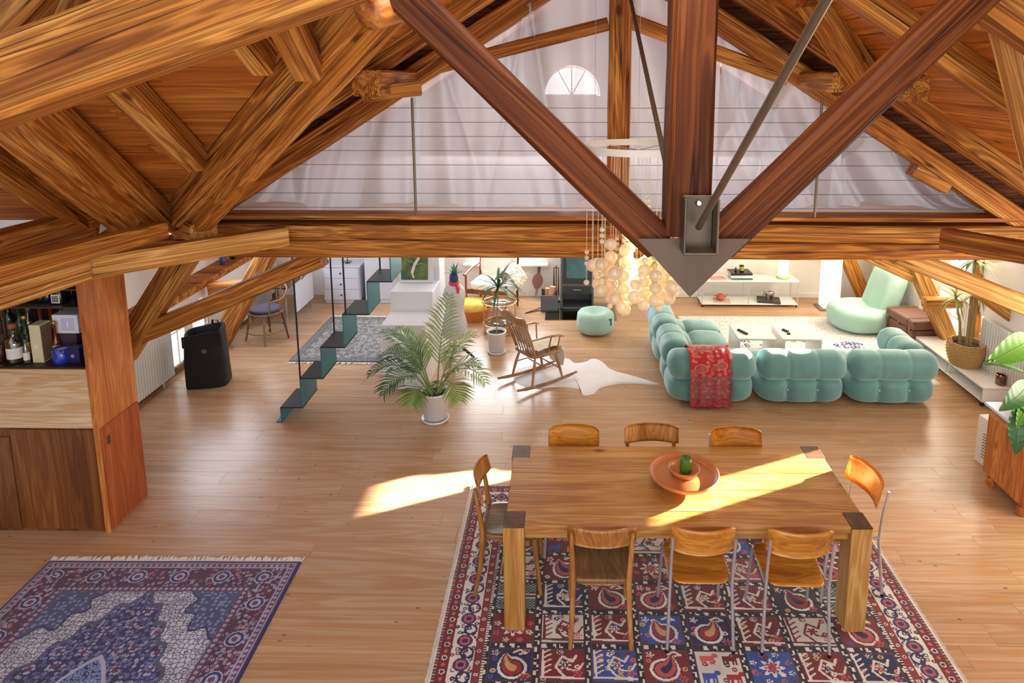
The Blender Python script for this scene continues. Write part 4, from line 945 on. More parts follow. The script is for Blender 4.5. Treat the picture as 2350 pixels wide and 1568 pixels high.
# ------------------------------------------------------------------ coffee tables and remotes
TG = mat('table_white', (232, 232, 230), .22, coat=.3)
def cube_table(label, x0, x1, y0, y1, h):
    t = thing('coffee_table', label, 'table', ((x0+x1)/2, (y0+y1)/2, .0105), 0, None); w_, d = x1-x0, y1-y0; k = .028
    BX((0, 0, h-k/2), (w_, d, k), None, .004).build('top_panel', TG, t); BX((0, 0, k/2), (w_-2*k, d, k), None, .003).build('base_panel', TG, t)
    for s in (-1, 1): BX((s*(w_/2-k/2), 0, (h-k)/2), (k, d, h-k-.001), None, .004).build('side_panel', TG, t)
    BX((0, d/2-.01, h/2), (w_-2*k-.002, .012, h-2*k-.002), None, .002)
    return t
cube_table('left one of two white open cube coffee tables', 2.08, 2.545, 8.03, 8.52, .345)
cube_table('right one of two white open cube coffee tables', 2.62, 3.09, 8.02, 8.51, .345)
def remote(label, px, py, L, rz, z):
    p = atz(px, py, z); t = thing('remote_control', label, 'remote', p, rz); BX((0, 0, .009), (.042, L, .018), None, .005).build('body', BLKM, t)
    for k in range(3): BX((0, -L*.3+k*L*.25, .0185), (.02, .012, .003), None, .001).build('button', mat('grey_button', (120, 120, 124), .5), t)
remote('black remote control on the left coffee table', 1704, 763, .17, .45, .357); remote('slim black remote on the right coffee table', 1802, 760, .09, .5, .357); remote('tiny black box remote at the front of the right coffee table', 1810, 767, .04, 1.2, .357)

# ------------------------------------------------------------------ beanbags
MINT = mat('mint_canvas', (164, 202, 190), .75, noise=.05, nscale=5, sheen=.2)
def sell(b, c, r, sq, dimple=0, n=48, m=28, wr=.0, seed=0, lean=(0, 0)):
    def fn(u, v):
        q = 2*PI*u; ph = (v-.5)*PI; f = lambda k, e_: abs(k)**e_*(1 if k >= 0 else -1)
        cp, sp = math.cos(ph), math.sin(ph); x = f(math.cos(q), sq[0])*f(cp, sq[1]); y = f(math.sin(q), sq[0])*f(cp, sq[1]); z = f(sp, sq[1])
        wk = 1+wr*(math.sin(q*7+z*3+seed)+.6*math.sin(q*13-z*7+seed*2))
        Z = z*r[2]-dimple*max(z, 0)**3*math.exp(-(x*x+y*y)*3.0)
        return (c[0]+x*r[0]*wk+lean[0]*(z+1), c[1]+y*r[1]*wk+lean[1]*(z+1), c[2]+Z)
    return b.grid(fn, n, m, True, True)
t = thing('beanbag_pouf', 'small round mint beanbag in front of the stove', 'pouf', (.39, 9.12, 0))
sell(MB(), (0, 0, .17), (.255, .25, .17), (.9, .55), .09, wr=.012).build('cover', MINT, t)
MB().grid(lambda u, v: (.165+.05*v, -.19+.02*v-.004, .16+.10*u), 4, 2).build('loop', mat('mint_loop', (60, 120, 116), .7), t)
b = MB(); b.tube([(.245*math.cos(q*PI/20), .24*math.sin(q*PI/20), .265) for q in range(40)], .005, 5, closed=True); b.build('seam', MINT, t)
t = thing('beanbag_lounger', 'large mint beanbag lounge seat with tall raised back', 'beanbag', (4.13, 9.36, 0))
def lounger(u, v):
    q = 2*PI*u; ph = (v-.5)*PI; f = lambda k, e_: abs(k)**e_*(1 if k >= 0 else -1); cp, sp = math.cos(ph), math.sin(ph)
    x = f(math.cos(q), .8)*f(cp, .6); y = f(math.sin(q), .8)*f(cp, .6); z = f(sp, .6)
    wk = 1+.012*math.sin(q*9+z*4)+.01*math.sin(q*5-z*6); X, Y, Z = x*.45*wk, y*.40*wk, .17+z*.17
    top = max(0, z)**2; back = max(0, min(1, (X-.0)/.30)); back = back*back*(3-2*back)
    Z += top*back*.50*(1-.0*abs(y)); X += top*back*.16; Y *= 1-.28*top*back
    Z += top*(1-back)*(.03-.10*math.exp(-((X-.02)/.16)**2))
    return (X, Y, Z)
sell(MB(), (-.02, 0, .185), (.44, .40, .185), (.85, .6), .07, wr=.012).build('cover', MINT, t)
b = sell(MB(), (0, 0, 0), (.15, .27, .36), (.45, .4), n=56, m=36, wr=.01); b.xf(Matrix.Translation((.30, .0, .50)) @ Matrix.Rotation(.30, 4, 'Y')); b.build('backrest', MINT, t)
b = MB(); b.tube([(.17, -.22+.044*k, .345-.02*abs(k-5)/5) for k in range(11)], .006, 5); b.build('seam', mat('mint_piping', (96, 140, 130), .8), t)
t.rotation_euler = (0, 0, .12)

# ------------------------------------------------------------------ trunk
LEA = mat('trunk_leather', (116, 80, 68), .55, noise=.18, nscale=9, bump=.3); LEAD = mat('trunk_dark_edge', (96, 60, 48), .5)
t = thing('trunk', 'old brown leather trunk with straps and brass catches', 'trunk', (4.54, 8.79, 0), .13)
BX((0, -.03, .15), (.40, .60, .30), None, .012).build('body', LEA, t); BX((0, -.03, .365), (.41, .61, .115), None, .015).build('lid', LEA, t)
for y in (-.2, .2):
    BX((-.203, y, .21), (.008, .035, .40), None, .003).build('strap', LEAD, t); BX((0, y, .424), (.40, .035, .006), None, .002).build('strap', LEAD, t)
for y in (-.26, -.03, .20): BX((-.208, y, .31), (.012, .04, .05), None, .004).build('catch', mat('old_brass', (150, 120, 80), .35, .9), t)
for x in (-.19, .19):
    for z in (.02, .28, .41): BX((x, -.333, z), (.05, .012, .03), None, .003).build('corner_cap', LEAD, t)
BX((0, -.338, .21), (.12, .014, .03), None, .004).build('side_handle', LEAD, t)

# ------------------------------------------------------------------ low bench on castors, basket plant, red jar
t = thing('low_bench', 'long low white bench on castors along the right wall', 'bench', (4.60, 7.72, 0)); hb = .155
BX((0, 0, hb+.07), (.34, 1.46, .02), None, .003).build('top_panel', WPAINT, t); BX((0, 0, .075), (.34, 1.46, .016), None, .003).build('base_panel', WPAINT, t)
BX((0, -.722, .148), (.34, .012, .125), None, .002).build('end_panel', WPAINT, t); BX((0, .722, .148), (.34, .012, .125), None, .002).build('end_panel', WPAINT, t); BX((.162, 0, .148), (.010, 1.42, .125), None, .002).build('rear_panel', STEEL, t); BX((.0, -.02, .148), (.30, .012, .12), None, .002).build('divider', WPAINT, t)
for x in (-.13, .13):
    for y in (-.67, .67):
        cst = MB().tube([(x, y, .066), (x, y, .045)], .008, 8).build('castor', CHROME, t); MB().tube([(x-.016, y, .022), (x+.016, y, .022)], .022, 14).build('wheel', BLACK, cst)
for x in (-.165,):
    for y in (-.715, 0, .715): MB().tube([(x, y, .07), (x, y, hb+.075)], .007, 8).build('frame_tube', CHROME, t)
bz = hb+.081
bp = atz(2222, 838, bz); bp = Vector((4.57, 7.60, bz))
RAT = mat('woven_seagrass', (184, 146, 96), .8, noise=.2, nscale=60)
t = thing('basket_planter', 'woven seagrass basket planter on the low white bench', 'basket', bp)
b = MB()
for k in range(15):
    z = .006+k*.0185; r_ = .145+.05*math.sin(min(1, k/11)*PI/2)-.012*max(0, k-11)/3
    b.tube([((r_+.006*(1 if (i+k) % 2 else -1))*math.cos(2*PI*i/36), (r_+.006*(1 if (i+k) % 2 else -1))*math.sin(2*PI*i/36), z) for i in range(36)], .0105, 6, closed=True)
b.build('weave', RAT, t)
MB().lathe([(.001, .004), (.14, .004), (.185, .2)], 30).build('lining', mat('basket_lining', (120, 92, 58), .9), t); MB().lathe([(.001, .215), (.178, .215)], 24).build('soil', mat('potting_soil', (58, 42, 32), .95, noise=.3, nscale=60), t)
for s in (-1, 1): MB().tube([(s*.185, -.05, .25), (s*.195, -.045, .30), (s*.195, 0, .33), (s*.195, .045, .30), (s*.185, .05, .25)], .010, 7).build('handle', RAT, t)
LEAF = {}
def leafmat(name, c1, c2, rough=.4):
    return mat(name, c1, rough, noise=.22, nscale=14)
LG, LD, LY = leafmat('leaf_green', (86, 128, 54), 0), leafmat('leaf_dark_green', (54, 98, 52), 0), leafmat('leaf_yellow_green', (150, 160, 84), 0)
STEM = mat('plant_stem', (150, 132, 92), .7, noise=.2, nscale=30); GST = mat('green_stem', (128, 150, 70), .5)
def strap_leaf(b, p, az, el, L, wd, droop, n=6, fold=.25):
    p = Vector(p); h = Vector((math.cos(az), math.sin(az), 0)); s = Vector((-math.sin(az), math.cos(az), 0)); a = el; q = p.copy(); vs = []; fs = []
    for i in range(n+1):
        t = i/n; wv = wd*math.sin(PI*min(1, .12+t*.88))**.7*(1-t**4*.9); up = Vector((0, 0, 1))
        nrm = (h*(-math.sin(a))+up*math.cos(a)); vs += [q-s*wv+nrm*wv*fold, q, q+s*wv+nrm*wv*fold]
        q = q+(h*math.cos(a)+up*math.sin(a))*(L/n); a -= droop/n
    for i in range(n): fs += [(i*3, i*3+1, i*3+4, i*3+3), (i*3+1, i*3+2, i*3+5, i*3+4)]
    b.add(vs, fs, True)
def rosette(parent, c, n, L, wd, m, el0=.9, el1=-.3, droop=1.0, name='leaf', rr=R):
    for k in range(n):
        b = MB(); strap_leaf(b, (0, 0, 0), 2.399*k+rr.uniform(-.2, .2), el1+(el0-el1)*((k+.5)/n)+rr.uniform(-.1, .1), L*rr.uniform(.75, 1.1), wd, droop*rr.uniform(.6, 1.2)); b.build(name, m, parent, c)
yp = thing('yucca_plant', 'tall spindly yucca with three leaf tufts growing in the seagrass basket', 'plant', (bp.x, bp.y, bz+.216))
for (x, y, h, lx, nl) in ((.0, 0, 1.0, .0, 34), (-.05, .04, .55, -.10, 26), (.03, -.02, .62, .02, 26)):
    MB().tube([(x, y, 0), (x+lx*.3, y, h*.5), (x+lx, y, h)], [.018, .016, .013], 8).build('trunk', STEM, yp); rosette(yp, (x+lx, y, h), nl, .29, .012, LY if h < .9 else LG, 1.2, -.5, 1.3)
t = thing('glass_jar', 'small red glass candle jar on the low white bench', 'jar', Vector((4.66, 7.08, bz)))
MB().lathe([(.001, 0), (.045, 0), (.05, .01), (.05, .10), (.046, .115), (.043, .10), (.044, .02)], 24).build('jar_body', glass('red_glass', (214, 40, 60), .9, .15), t); MB().lathe([(.001, .006), (.041, .006), (.041, .06), (.001, .062)], 20).build('wax', mat('red_wax', (190, 24, 44), .4), t)

# ------------------------------------------------------------------ radiators
RADM = mat('radiator_enamel', (226, 228, 224), .35)
def radiator(label, X, y0, y1, z0, z1, sgn):
    t = thing('radiator', label, 'radiator', (X, (y0+y1)/2, 0)); n = int((y1-y0)/.046); p = (y1-y0)/n
    me = MB().box((0, 0, 0), (.055, p*.62, z1-z0), None, .012)
    o0 = me.build('column', RADM, t, (0, -(y1-y0)/2+p/2, (z0+z1)/2))
    for k in range(1, n): shared('column', o0.data, t, (0, -(y1-y0)/2+p*(k+.5), (z0+z1)/2))
    for z in (z0+.05, z1-.05): BX((-sgn*.004, 0, z), (.03, y1-y0, .05), None, .006).build('header', RADM, t)
    MB().tube([(sgn*.0, -(y1-y0)/2-.01, z0+.04), (0, -(y1-y0)/2-.05, z0+.04), (0, -(y1-y0)/2-.05, 0.002)], .009, 8).build('valve_pipe', CHROME, t)
    v = MB().tube([(0, (y1-y0)/2+.005, z0+.05), (0, (y1-y0)/2+.05, z0+.05)], .02, 10).build('valve', BLACK, t)
    for y in (-(y1-y0)*.35, (y1-y0)*.35): MB().tube([(0, y, z0+.01), (0, y, .002)], .010, 6).build('foot', RADM, t)
radiator('white ribbed radiator next to the bar cabinet', XL+.075, 6.15, 7.52, .07, .70, 1)
radiator('long ribbed radiator behind the rattan chair', XL+.075, 8.95, 10.2, .07, .62, 1)
radiator('ribbed radiator behind the tall mint beanbag', XR-.08, 8.95, 10.45, .08, .80, -1)
radiator('ribbed radiator at the right edge behind the big leaves', XR-.08, 6.1, 7.62, .08, .80, -1)
# ------------------------------------------------------------------ bar cabinet with bottles
bc = thing('bar_cabinet', 'tall teak bar cabinet with pale front panel, bottles in its niche', 'cabinet', (-4.1, 5.08, 0))
def bx(x0, x1, y0, y1, z0, z1, ch=.003): return BX(((x0+x1)/2+4.1, (y0+y1)/2-5.08, (z0+z1)/2), (x1-x0, y1-y0, z1-z0), None, ch)
bx(-4.60, -3.605, 4.85, 5.32, .0, .875).build('base_body', TEAKD, bc)
d = bx(-4.60, -4.27, 4.838, 4.848, .03, .80, .002).build('base_door', TEAKD, bc); bx(-4.262, -3.612, 4.838, 4.848, .03, .865, .002).build('base_door', TEAKD, bc)
bx(-4.60, -3.602, 4.828, 5.32, .882, 1.358).build('front_panel', PALEW, bc)
bx(-4.60, -3.602, 4.835, 5.32, 1.360, 1.372).build('niche_floor', mat('niche_dark', (48, 34, 26), .5), bc)
bx(-4.60, -3.602, 5.305, 5.325, 1.372, 2.11).build('back_panel', mat('niche_back', (40, 27, 20), .5), bc)
bx(-4.60, -3.56, 4.84, 5.325, 2.11, 2.135).build('top_panel', TEAK, bc)
bx(-3.60, -3.562, 4.826, 5.325, .0, 2.11).build('side_panel', TEAK, bc)
dr = bx(-3.561, -3.551, 4.845, 5.30, .02, .87, .002).build('side_door', wood('side_door_teak', (190, 104, 56), (172, 88, 44), (146, 68, 32), axis=2, across=7, along=.5, streak=.18, knots=0, bump=.05, var=.02, rough=.4, fine=.2), bc)
bx(-3.5525, -3.549, 4.895, 4.935, .71, .78, .001).build('recessed_pull', mat('pull_dark', (84, 42, 20), .6), dr)
SHG = mat('shelf_edge', (66, 56, 54), .3)
ZS1, ZS2 = aty(100, 705, 4.93).z, aty(150, 664, 4.93).z
for z in (ZS1, ZS2): bx(-4.60, -3.603, 4.93, 5.30, z-.012, z, .001).build('shelf', SHG, bc)
def bottle_prof(r, h, neck, nh, sh=.06): return [(.001, 0), (r*.94, 0), (r, .008), (r, h-nh-sh), (r*.9, h-nh-sh*.5), (neck*1.15, h-nh), (neck, h-nh+.01), (neck, h-.012), (neck*1.2, h-.01), (neck*1.2, h)]
NZ = 1.3725
def bottle(label, px, Y, r, h, neck, nh, gm, cap=None, liquid=None, lab=None, name='bottle', z=NZ):
    x = aty(px, 838, Y).x; t = thing(name, label, 'bottle', (x, Y, z))
    MB().lathe(bottle_prof(r, h, neck, nh), 22).build('glass_body', gm, t)
    if cap: MB().lathe([(.001, h-.004), (neck*1.5, h-.004), (neck*1.6, h+.02), (neck*1.3, h+.03), (.001, h+.03)], 14).build('stopper', cap, t)
    if liquid: MB().lathe([(.001, .006), (r*.9, .006), (r*.9, (h-nh)*.5), (.001, (h-nh)*.5)], 18).build('liquid', liquid, t)
    if lab: MB().lathe([(r+.0006, (h-nh)*.22), (r+.0006, (h-nh)*.62)], 22).build('paper_label', lab, t)
    return t
CGL = glass('bottle_clear', (222, 232, 228), .9, .22); DGL = mat('bottle_dark', (16, 18, 16), .12, coat=.5); AGL = mat('bottle_amber', (120, 48, 16), .12, coat=.5); GGL = mat('bottle_green', (40, 58, 30), .12, coat=.5)
CORK = mat('cork', (150, 96, 60), .8); LABW = mat('label_paper', (222, 218, 204), .7); GOLDM = mat('gold_foil', (196, 164, 92), .3, .8); GREYC = mat('grey_cap', (160, 156, 152), .35, .4); BLUE = mat('cobalt_glaze', (24, 54, 168), .15, coat=.5)
LIQ = mat('spirit_amber', (150, 62, 20), .2); 
bottle('amber spirit bottle at the left edge of the bar niche', 2, 4.93, .045, .33, .014, .09, CGL, BLKM, LIQ)
bottle('round clear bottle with cork stopper and white label, bar niche front', 40, 4.92, .058, .28, .019, .07, CGL, CORK, None, LABW)
bottle('slim small clear bottle beside the round corked one', 64, 4.90, .021, .20, .009, .05, CGL, BLKM, None, LABW)
bottle('golden foil topped bottle left of the cream carton', 70, 4.99, .034, .32, .013, .09, GGL, GOLDM, None, GOLDM)
for k, (px, h, gm, cp, lb) in enumerate([(12, .34, DGL, GREYC, 'dark bottle with grey cap behind the amber one'), (27, .38, DGL, LABW, 'tall dark bottle with white cap behind the corked bottle'), (36, .43, DGL, GREYC, 'tallest dark bottle in the back row with grey cap'), (60, .38, GGL, BLKM, 'dark green bottle behind the golden foil one'), (80, .40, CGL, GREYC, 'clear decanter neck above the cream carton'), (108, .37, AGL, GREYC, 'brown bottle behind the cream carton with silver neck'), (132, .36, AGL, GREYC, 'brown bottle with silver neck behind the tiny bottle'), (155, .44, DGL, LABW, 'bottle with white neck label above the white gift box')]):
    bottle(lb, px, 5.17, .042, h, .015, .12, gm, cp, None, None)
t = thing('carton', 'tall cream whisky carton standing in the bar niche', 'carton', (aty(98, 840, 4.95).x, 4.97, NZ), .0)
BX((0, 0, .15), (.085, .11, .30), None, .002).build('box_body', mat('cream_card', (212, 200, 162), .6), t); BX((.043, 0, .15), (.002, .10, .28), None, .0005).build('side_print', mat('carton_side', (120, 94, 60), .6, noise=.4, nscale=40), t); MB().lathe([(.001, 0), (.012, 0)], 14).build('seal', mat('seal_cream', (236, 226, 196), .5), t, (0, -.0562, .13), (PI/2, 0, 0))
t = thing('candle_pot', 'glossy cobalt blue pot with a pale rim in the bar niche', 'pot', (aty(145, 838, 4.93).x, 4.93, NZ)); MB().lathe([(.001, 0), (.056, 0), (.062, .01), (.062, .115), (.056, .118), (.054, .09), (.001, .088)], 28).build('pot_body', BLUE, t); MB().lathe([(.001, .1), (.054, .1)], 22).build('wax', mat('wax_cream', (226, 206, 180), .5), t)
t = thing('gift_box', 'dark blue box next to the cobalt pot in the bar niche', 'box', (aty(178, 838, 4.93).x-.01, 4.95, NZ)); BX((0, 0, .06), (.10, .09, .12), None, .003).build('box_body', mat('navy_card', (26, 24, 82), .35), t); MB().lathe([(.001, 0), (.014, 0)], 14).build('emblem', mat('emblem_violet', (150, 130, 200), .4), t, (0, -.0458, .06), (PI/2, 0, 0))
t = thing('storage_box', 'purple brown box under the white gift box in the bar niche', 'box', (aty(166, 800, 5.13).x, 5.13, NZ)); BX((0, 0, .09), (.19, .14, .18), None, .003).build('box_body', mat('plum_card', (70, 48, 60), .5), t)
t = thing('gift_box', 'white gift box with a framed panel, stacked high in the bar niche', 'box', (aty(167, 770, 5.12).x, 5.13, NZ+.1805)); BX((0, 0, .075), (.20, .15, .15), None, .003).build('box_body', mat('white_card', (226, 222, 228), .5), t); BX((.02, -.0755, .075), (.10, .002, .10), None, .0005).build('panel_print', mat('lilac_print', (196, 194, 220), .5), t); BX((.02, -.077, .075), (.007, .002, .05), None, .0005).build('numeral_print', mat('white_print', (250, 250, 250), .5), t)
bottle('tiny liqueur bottle standing left of the white gift box', 136, 5.03, .026, .26, .010, .10, AGL, GOLDM, None, LABW)
MUG = mat('black_mug', (20, 21, 24), .15, coat=.4)
for k, px in enumerate((46, 58, 71, 84, 98, 112)):
    t = thing('mug', 'small black cup on the bar niche shelf, '+['leftmost of the six', 'second from the left', 'third from the left', 'third from the label jar', 'second from the label jar', 'next to the white labelled jar'][k], 'cup', (aty(px, 700, 5.05).x, 5.05, ZS1+.0005), 0, 'black cups on the bar shelf'); MB().lathe([(.001, 0), (.030, 0), (.036, .01), (.037, .075), (.034, .078), (.032, .01), (.001, .008)], 18).build('cup_body', MUG, t); MB().tube([(-.034, 0, .06), (-.052, 0, .055), (-.054, 0, .03), (-.035, 0, .02)], .005, 6).build('handle', MUG, t)
t = thing('tea_jar', 'black jar with a white label on the bar niche shelf', 'jar', (aty(140, 700, 5.03).x, 5.03, ZS1+.0005)); MB().lathe([(.001, 0), (.048, 0), (.050, .006), (.050, .085), (.042, .1), (.042, .118), (.001, .118)], 24).build('jar_body', MUG, t); BX((-.0, -.0495, .046), (.066, .006, .068), None, .002).build('paper_label', LABW, t)
BX((-.0, -.053, .046), (.05, .002, .05), None, .0005).build('print', mat('label_print', (120, 118, 112), .6, noise=.6, nscale=70), t)
cu = bpy.data.curves.new('lid_lettering', 'FONT'); cu.body = '10'; cu.size = .032; cu.align_x = 'CENTER'; cu.extrude = .0006; tmpo = bpy.data.objects.new('lid_lettering', cu); C.objects.link(tmpo)
dg = bpy.context.evaluated_depsgraph_get(); me = bpy.data.meshes.new_from_object(tmpo.evaluated_get(dg)); bpy.data.objects.remove(tmpo); me.materials.clear(); me.materials.append(LABW); shared('lettering', me, t, (.004, -.0435, .098), (PI/2, 0, 0))
for px, lb in ((102, 'upright white tube on the bar shelf behind the cups'), (168, 'dark flask at the right end of the bar shelf')):
    t = thing('flask', lb, 'bottle', (aty(px, 700, 5.16).x, 5.16, ZS1+.0005)); MB().lathe([(.001, 0), (.02, 0), (.022, .01), (.022, .1), (.012, .115), (.012, .13), (.001, .13)], 16).build('flask_body', GREYC if px == 102 else MUG, t)
t = thing('silver_bowl', 'small silver bowl on the top shelf of the bar niche', 'bowl', (aty(150, 655, 5.1).x, 5.1, ZS2+.0005)); MB().lathe([(.001, 0), (.02, 0), (.04, .02), (.05, .045), (.046, .045), (.03, .018), (.001, .01)], 20).build('bowl_body', STEEL, t)

# ------------------------------------------------------------------ folded steel stair
PET = mat('petrol_steel', (52, 116, 128), .4, .35, noise=.12, nscale=4); TRD = mat('stair_tread_dark', (30, 34, 38), .45, .3)
st = thing('folded_stair', 'narrow petrol blue stair of folded steel plate climbing to the gallery', 'stairs', (-2.93, 6.785, 0)); yw = .43
xs_ = [0, .22, .45, .69, .95, 1.19, 1.43, 1.67]; zs = [.155, .475, .81, 1.16, 1.50, 1.84, 2.18]
for k in range(6):
    z0_ = 0 if k == 0 else zs[k-1]
    BX((xs_[k], 0, (z0_+zs[k])/2), (.012, yw, zs[k]-z0_), None, .002).build('riser', PET, st)
    BX(((xs_[k]+xs_[k+1])/2+.004, 0, zs[k]+.006), (xs_[k+1]-xs_[k]+.014, yw, .012), None, .002).build('tread', TRD, st)
    if k: BX((xs_[k]-.009, 0, z0_+.05), (.006, yw*.98, .06), None, .001).build('riser_flange', PET, st)
BX((xs_[6], 0, (zs[5]+2.24)/2), (.012, yw, 2.24-zs[5]), None, .002).build('riser', PET, st)
b = MB()
b.box((-.02, 0, .006), (.07, yw, .012), None, .002)
b.build('floor_plate', PET, st)
for x, y, z in ((.22, -.205, .475), (.45, .205, .81), (.72, -.205, 1.16), (.97, .205, 1.5)): MB().tube([(x, y, z), (x, y, 2.30)], .009, 8).build('hanger_rod', TRD, st)
for y in (-.21, .21): MB().tube([(.30, y, 1.53), (.80, y, 2.24)], .010, 8).build('handrail', STEEL, st)
# ------------------------------------------------------------------ white step block and picture
WB = mat('white_block_paint', (226, 226, 230), .5)
t = thing('step_block', 'stepped white plinth behind the palm, a picture leaning on it', 'plinth', (-1.83, 7.34, 0))
BX((0, .23, .38), (.50, .46, .76), None, .004).build('lower_step', WB, t); BX((0, .69, .50), (.50, .455, 1.0), None, .004).build('middle_step', WB, t); BX((0, 1.1, .66), (.50, .36, 1.32), None, .004).build('upper_step', WB, t)
pa, pb = aty(915, 634, 8.12), aty(994, 634, 8.12)
t = thing('picture', 'framed green picture with a pale figure leaning on the white plinth', 'picture', ((pa.x+pb.x)/2, 8.14, 1.005)); t.rotation_euler = (-.10, 0, 0)
pw = pb.x-pa.x; BX((0, 0, .23), (pw, .02, .46), None, .003).build('frame', mat('picture_frame', (214, 212, 214), .5), t)
m, tt, bb = base('picture_paint'); tcp = tt.nodes.new('ShaderNodeTexCoord'); nn = tt.nodes.new('ShaderNodeTexNoise'); nn.inputs['Scale'].default_value = 6; tt.links.new(tcp.outputs['Object'], nn.inputs['Vector']); rp = ramp(tt, [(.35, s2l((40, 78, 88))+(1,)), (.5, s2l((86, 104, 52))+(1,)), (.65, s2l((120, 128, 72))+(1,))]); tt.links.new(nn.outputs['Fac'], rp.inputs[0]); tt.links.new(rp.outputs[0], bb.inputs['Base Color'])
BX((-.02, -.0105, .23), (pw-.09, .003, .39), None, .0005).build('canvas', m, t)
b = MB()
for pts, r_ in (([(-.05, .12), (-.02, .22), (.03, .30), (.04, .38)], .018), ([(-.02, .22), (.08, .24)], .010), ([(0, .24), (-.09, .27)], .009), ([(-.05, .12), (-.03, .06)], .010)): b.tube([(x, -.013, z) for x, z in pts], r_, 6, True, .15)
b.build('painted_figure', mat('figure_pale', (226, 216, 190), .6), t)

# ------------------------------------------------------------------ potted areca palm
def pot(t, r, h, m, soil=True):
    MB().lathe([(.001, .03), (r*.72, .03), (r*.8, .034), (r*.98, h-.02), (r*1.03, h-.018), (r*1.03, h), (r*.94, h), (r*.92, h-.03)], 32).build('pot_body', m, t)
    MB().lathe([(.001, .0), (r*.9, 0), (r*1.0, .03), (r*.96, .032), (r*.86, .008), (.001, .008)], 32).build('saucer', m, t)
    MB().lathe([(.001, h-.035), (r*.92, h-.035)], 24).build('soil', MATS.get('potting_soil'), t)
PWH = mat('white_ceramic', (232, 232, 234), .25)
t = thing('potted_palm', 'large areca palm in a white pot in front of the white plinth', 'plant', (-1.36, 6.66, 0)); pot(t, .145, .32, PWH)
FR = [leafmat('palm_green', (112, 142, 70), 0), leafmat('palm_pale', (160, 176, 118), 0), leafmat('palm_dark', (70, 108, 60), 0)]
rp_ = random.Random(21)
def frond(az, el, L, droop, m, nl=36, ll=.33):
    h = Vector((math.cos(az), math.sin(az), 0)); up = Vector((0, 0, 1)); s = Vector((-math.sin(az), math.cos(az), 0)); q = Vector((h.x*.04, h.y*.04, .29)); a = el; n = 22; spine = []; dirs = []
    for i in range(n+1):
        spine.append(q.copy()); dr_ = h*math.cos(a)+up*math.sin(a); dirs.append((dr_, -h*math.sin(a)+up*math.cos(a))); q = q+dr_*(L/n); a -= droop*(i/n)*2/n
    o = MB().tube(spine, [.008*(1-.8*i/n)+.001 for i in range(n+1)], 6).build('frond', GST, t)
    b = MB()
    for k in range(nl):
        tt_ = .30+.69*(k//2)/(nl/2-1); f = tt_*n; i = min(int(f), n-1); p = spine[i].lerp(spine[i+1], f-i); d, u = dirs[i]; sg = 1 if k % 2 else -1
        l = ll*math.sin(PI*min(1, .22+.70*tt_))*rp_.uniform(.85, 1.1); dv = (d*.62+s*sg*.80+u*rp_.uniform(-.02, .22)).normalized(); e_ = d.cross(dv).normalized(); w_ = .0115; e2 = (dv.cross(e_)).normalized()*w_
        m1 = p+dv*l*.5; m2 = p+dv*l+Vector((0, 0, -.18*l)); b.add([p-e2*.5, p+e2*.5, m1+e2, m1-e2, m2], [(0, 1, 2, 3), (3, 2, 4)])
    o2 = b.build('leaflets', m, o); o2['kind'] = 'stuff'
specs = [(1.1, 1.43, 1.0, .4, 1), (2.6, 1.22, .80, 1.2, 0), (2.95, 1.1, .74, 1.8, 2), (3.4, 1.02, .78, 2.1, 2), (3.9, 1.0, .72, 2.5, 2), (4.4, .9, .52, 2.5, 0), (3.15, 1.28, .85, 1.1, 2), (-.5, 1.05, .80, 2.3, 1), (-.1, 1.15, .62, 1.8, 0), (.5, 1.28, .74, 1.2, 1), (-.95, .95, .68, 2.4, 0)]
for az, el, L, dp, mi in specs: frond(az, el, L, dp, FR[mi])
# dracaena
t = thing('potted_dracaena', 'slim dracaena with drooping leaves in a white pot by the rocking chair', 'plant', (-.90, 8.40, 0)); pot(t, .122, .29, PWH); MB().tube([(0, 0, .25), (.015, 0, .55), (.03, 0, .88)], .009, 8).build('trunk', STEM, t); rosette(t, (.03, 0, .86), 26, .42, .020, LD, 1.2, -.2, 1.5)
# ------------------------------------------------------------------ dress form
t = thing('dress_form', 'tailor dress form in a silver sequin dress, plumed neck and red scarf', 'mannequin', (-1.38, 8.12, 0))
SEQ = mat('silver_sequins', (206, 208, 212), .4, .25, noise=.5, nscale=110, bump=.8)
b = MB(); pr = [(.001, .355), (.125, .36), (.150, .42), (.148, .50), (.125, .60), (.108, .68), (.125, .78), (.140, .86), (.120, .94), (.07, 1.00), (.045, 1.04), (.001, 1.045)]; b.lathe(pr, 36, sx=1.0, sy=.72); b.build('torso', SEQ, t)
b = MB(); b.lathe([(.155, .33), (.158, .38), (.15, .44)], 36, sx=1, sy=.74); b.build('hem', SEQ, t)
MB().tube([(0, 0, .36), (0, 0, .11)], .018, 10).build('pole', HONEY, t)
for a in (.3, 2.4, 4.5): MB().tube([(0, 0, .20), (.09*math.cos(a), .09*math.sin(a), .16), (.19*math.cos(a), .19*math.sin(a), .06), (.23*math.cos(a), .23*math.sin(a), .018)], [.018, .019, .016, .014], 8).build('foot', BLACK, t)
MB().lathe([(.062, .985), (.066, 1.005), (.060, 1.03)], 24).build('scarf', mat('coral_scarf', (206, 60, 76), .7), t); MB().tube([(.04, -.05, 1.0), (.06, -.07, .95), (.055, -.075, .90)], [.018, .024, .014], 8).build('scarf_knot', MATS['coral_scarf'], t)
MB().lathe([(.05, 1.03), (.055, 1.07), (.045, 1.12), (.02, 1.15), (.001, 1.15)], 20).build('neck_cap', mat('navy_feather', (36, 56, 110), .6, noise=.3, nscale=50), t)
PL_ = [mat('teal_plume', (40, 116, 112), .5), mat('green_plume', (64, 128, 96), .5)]
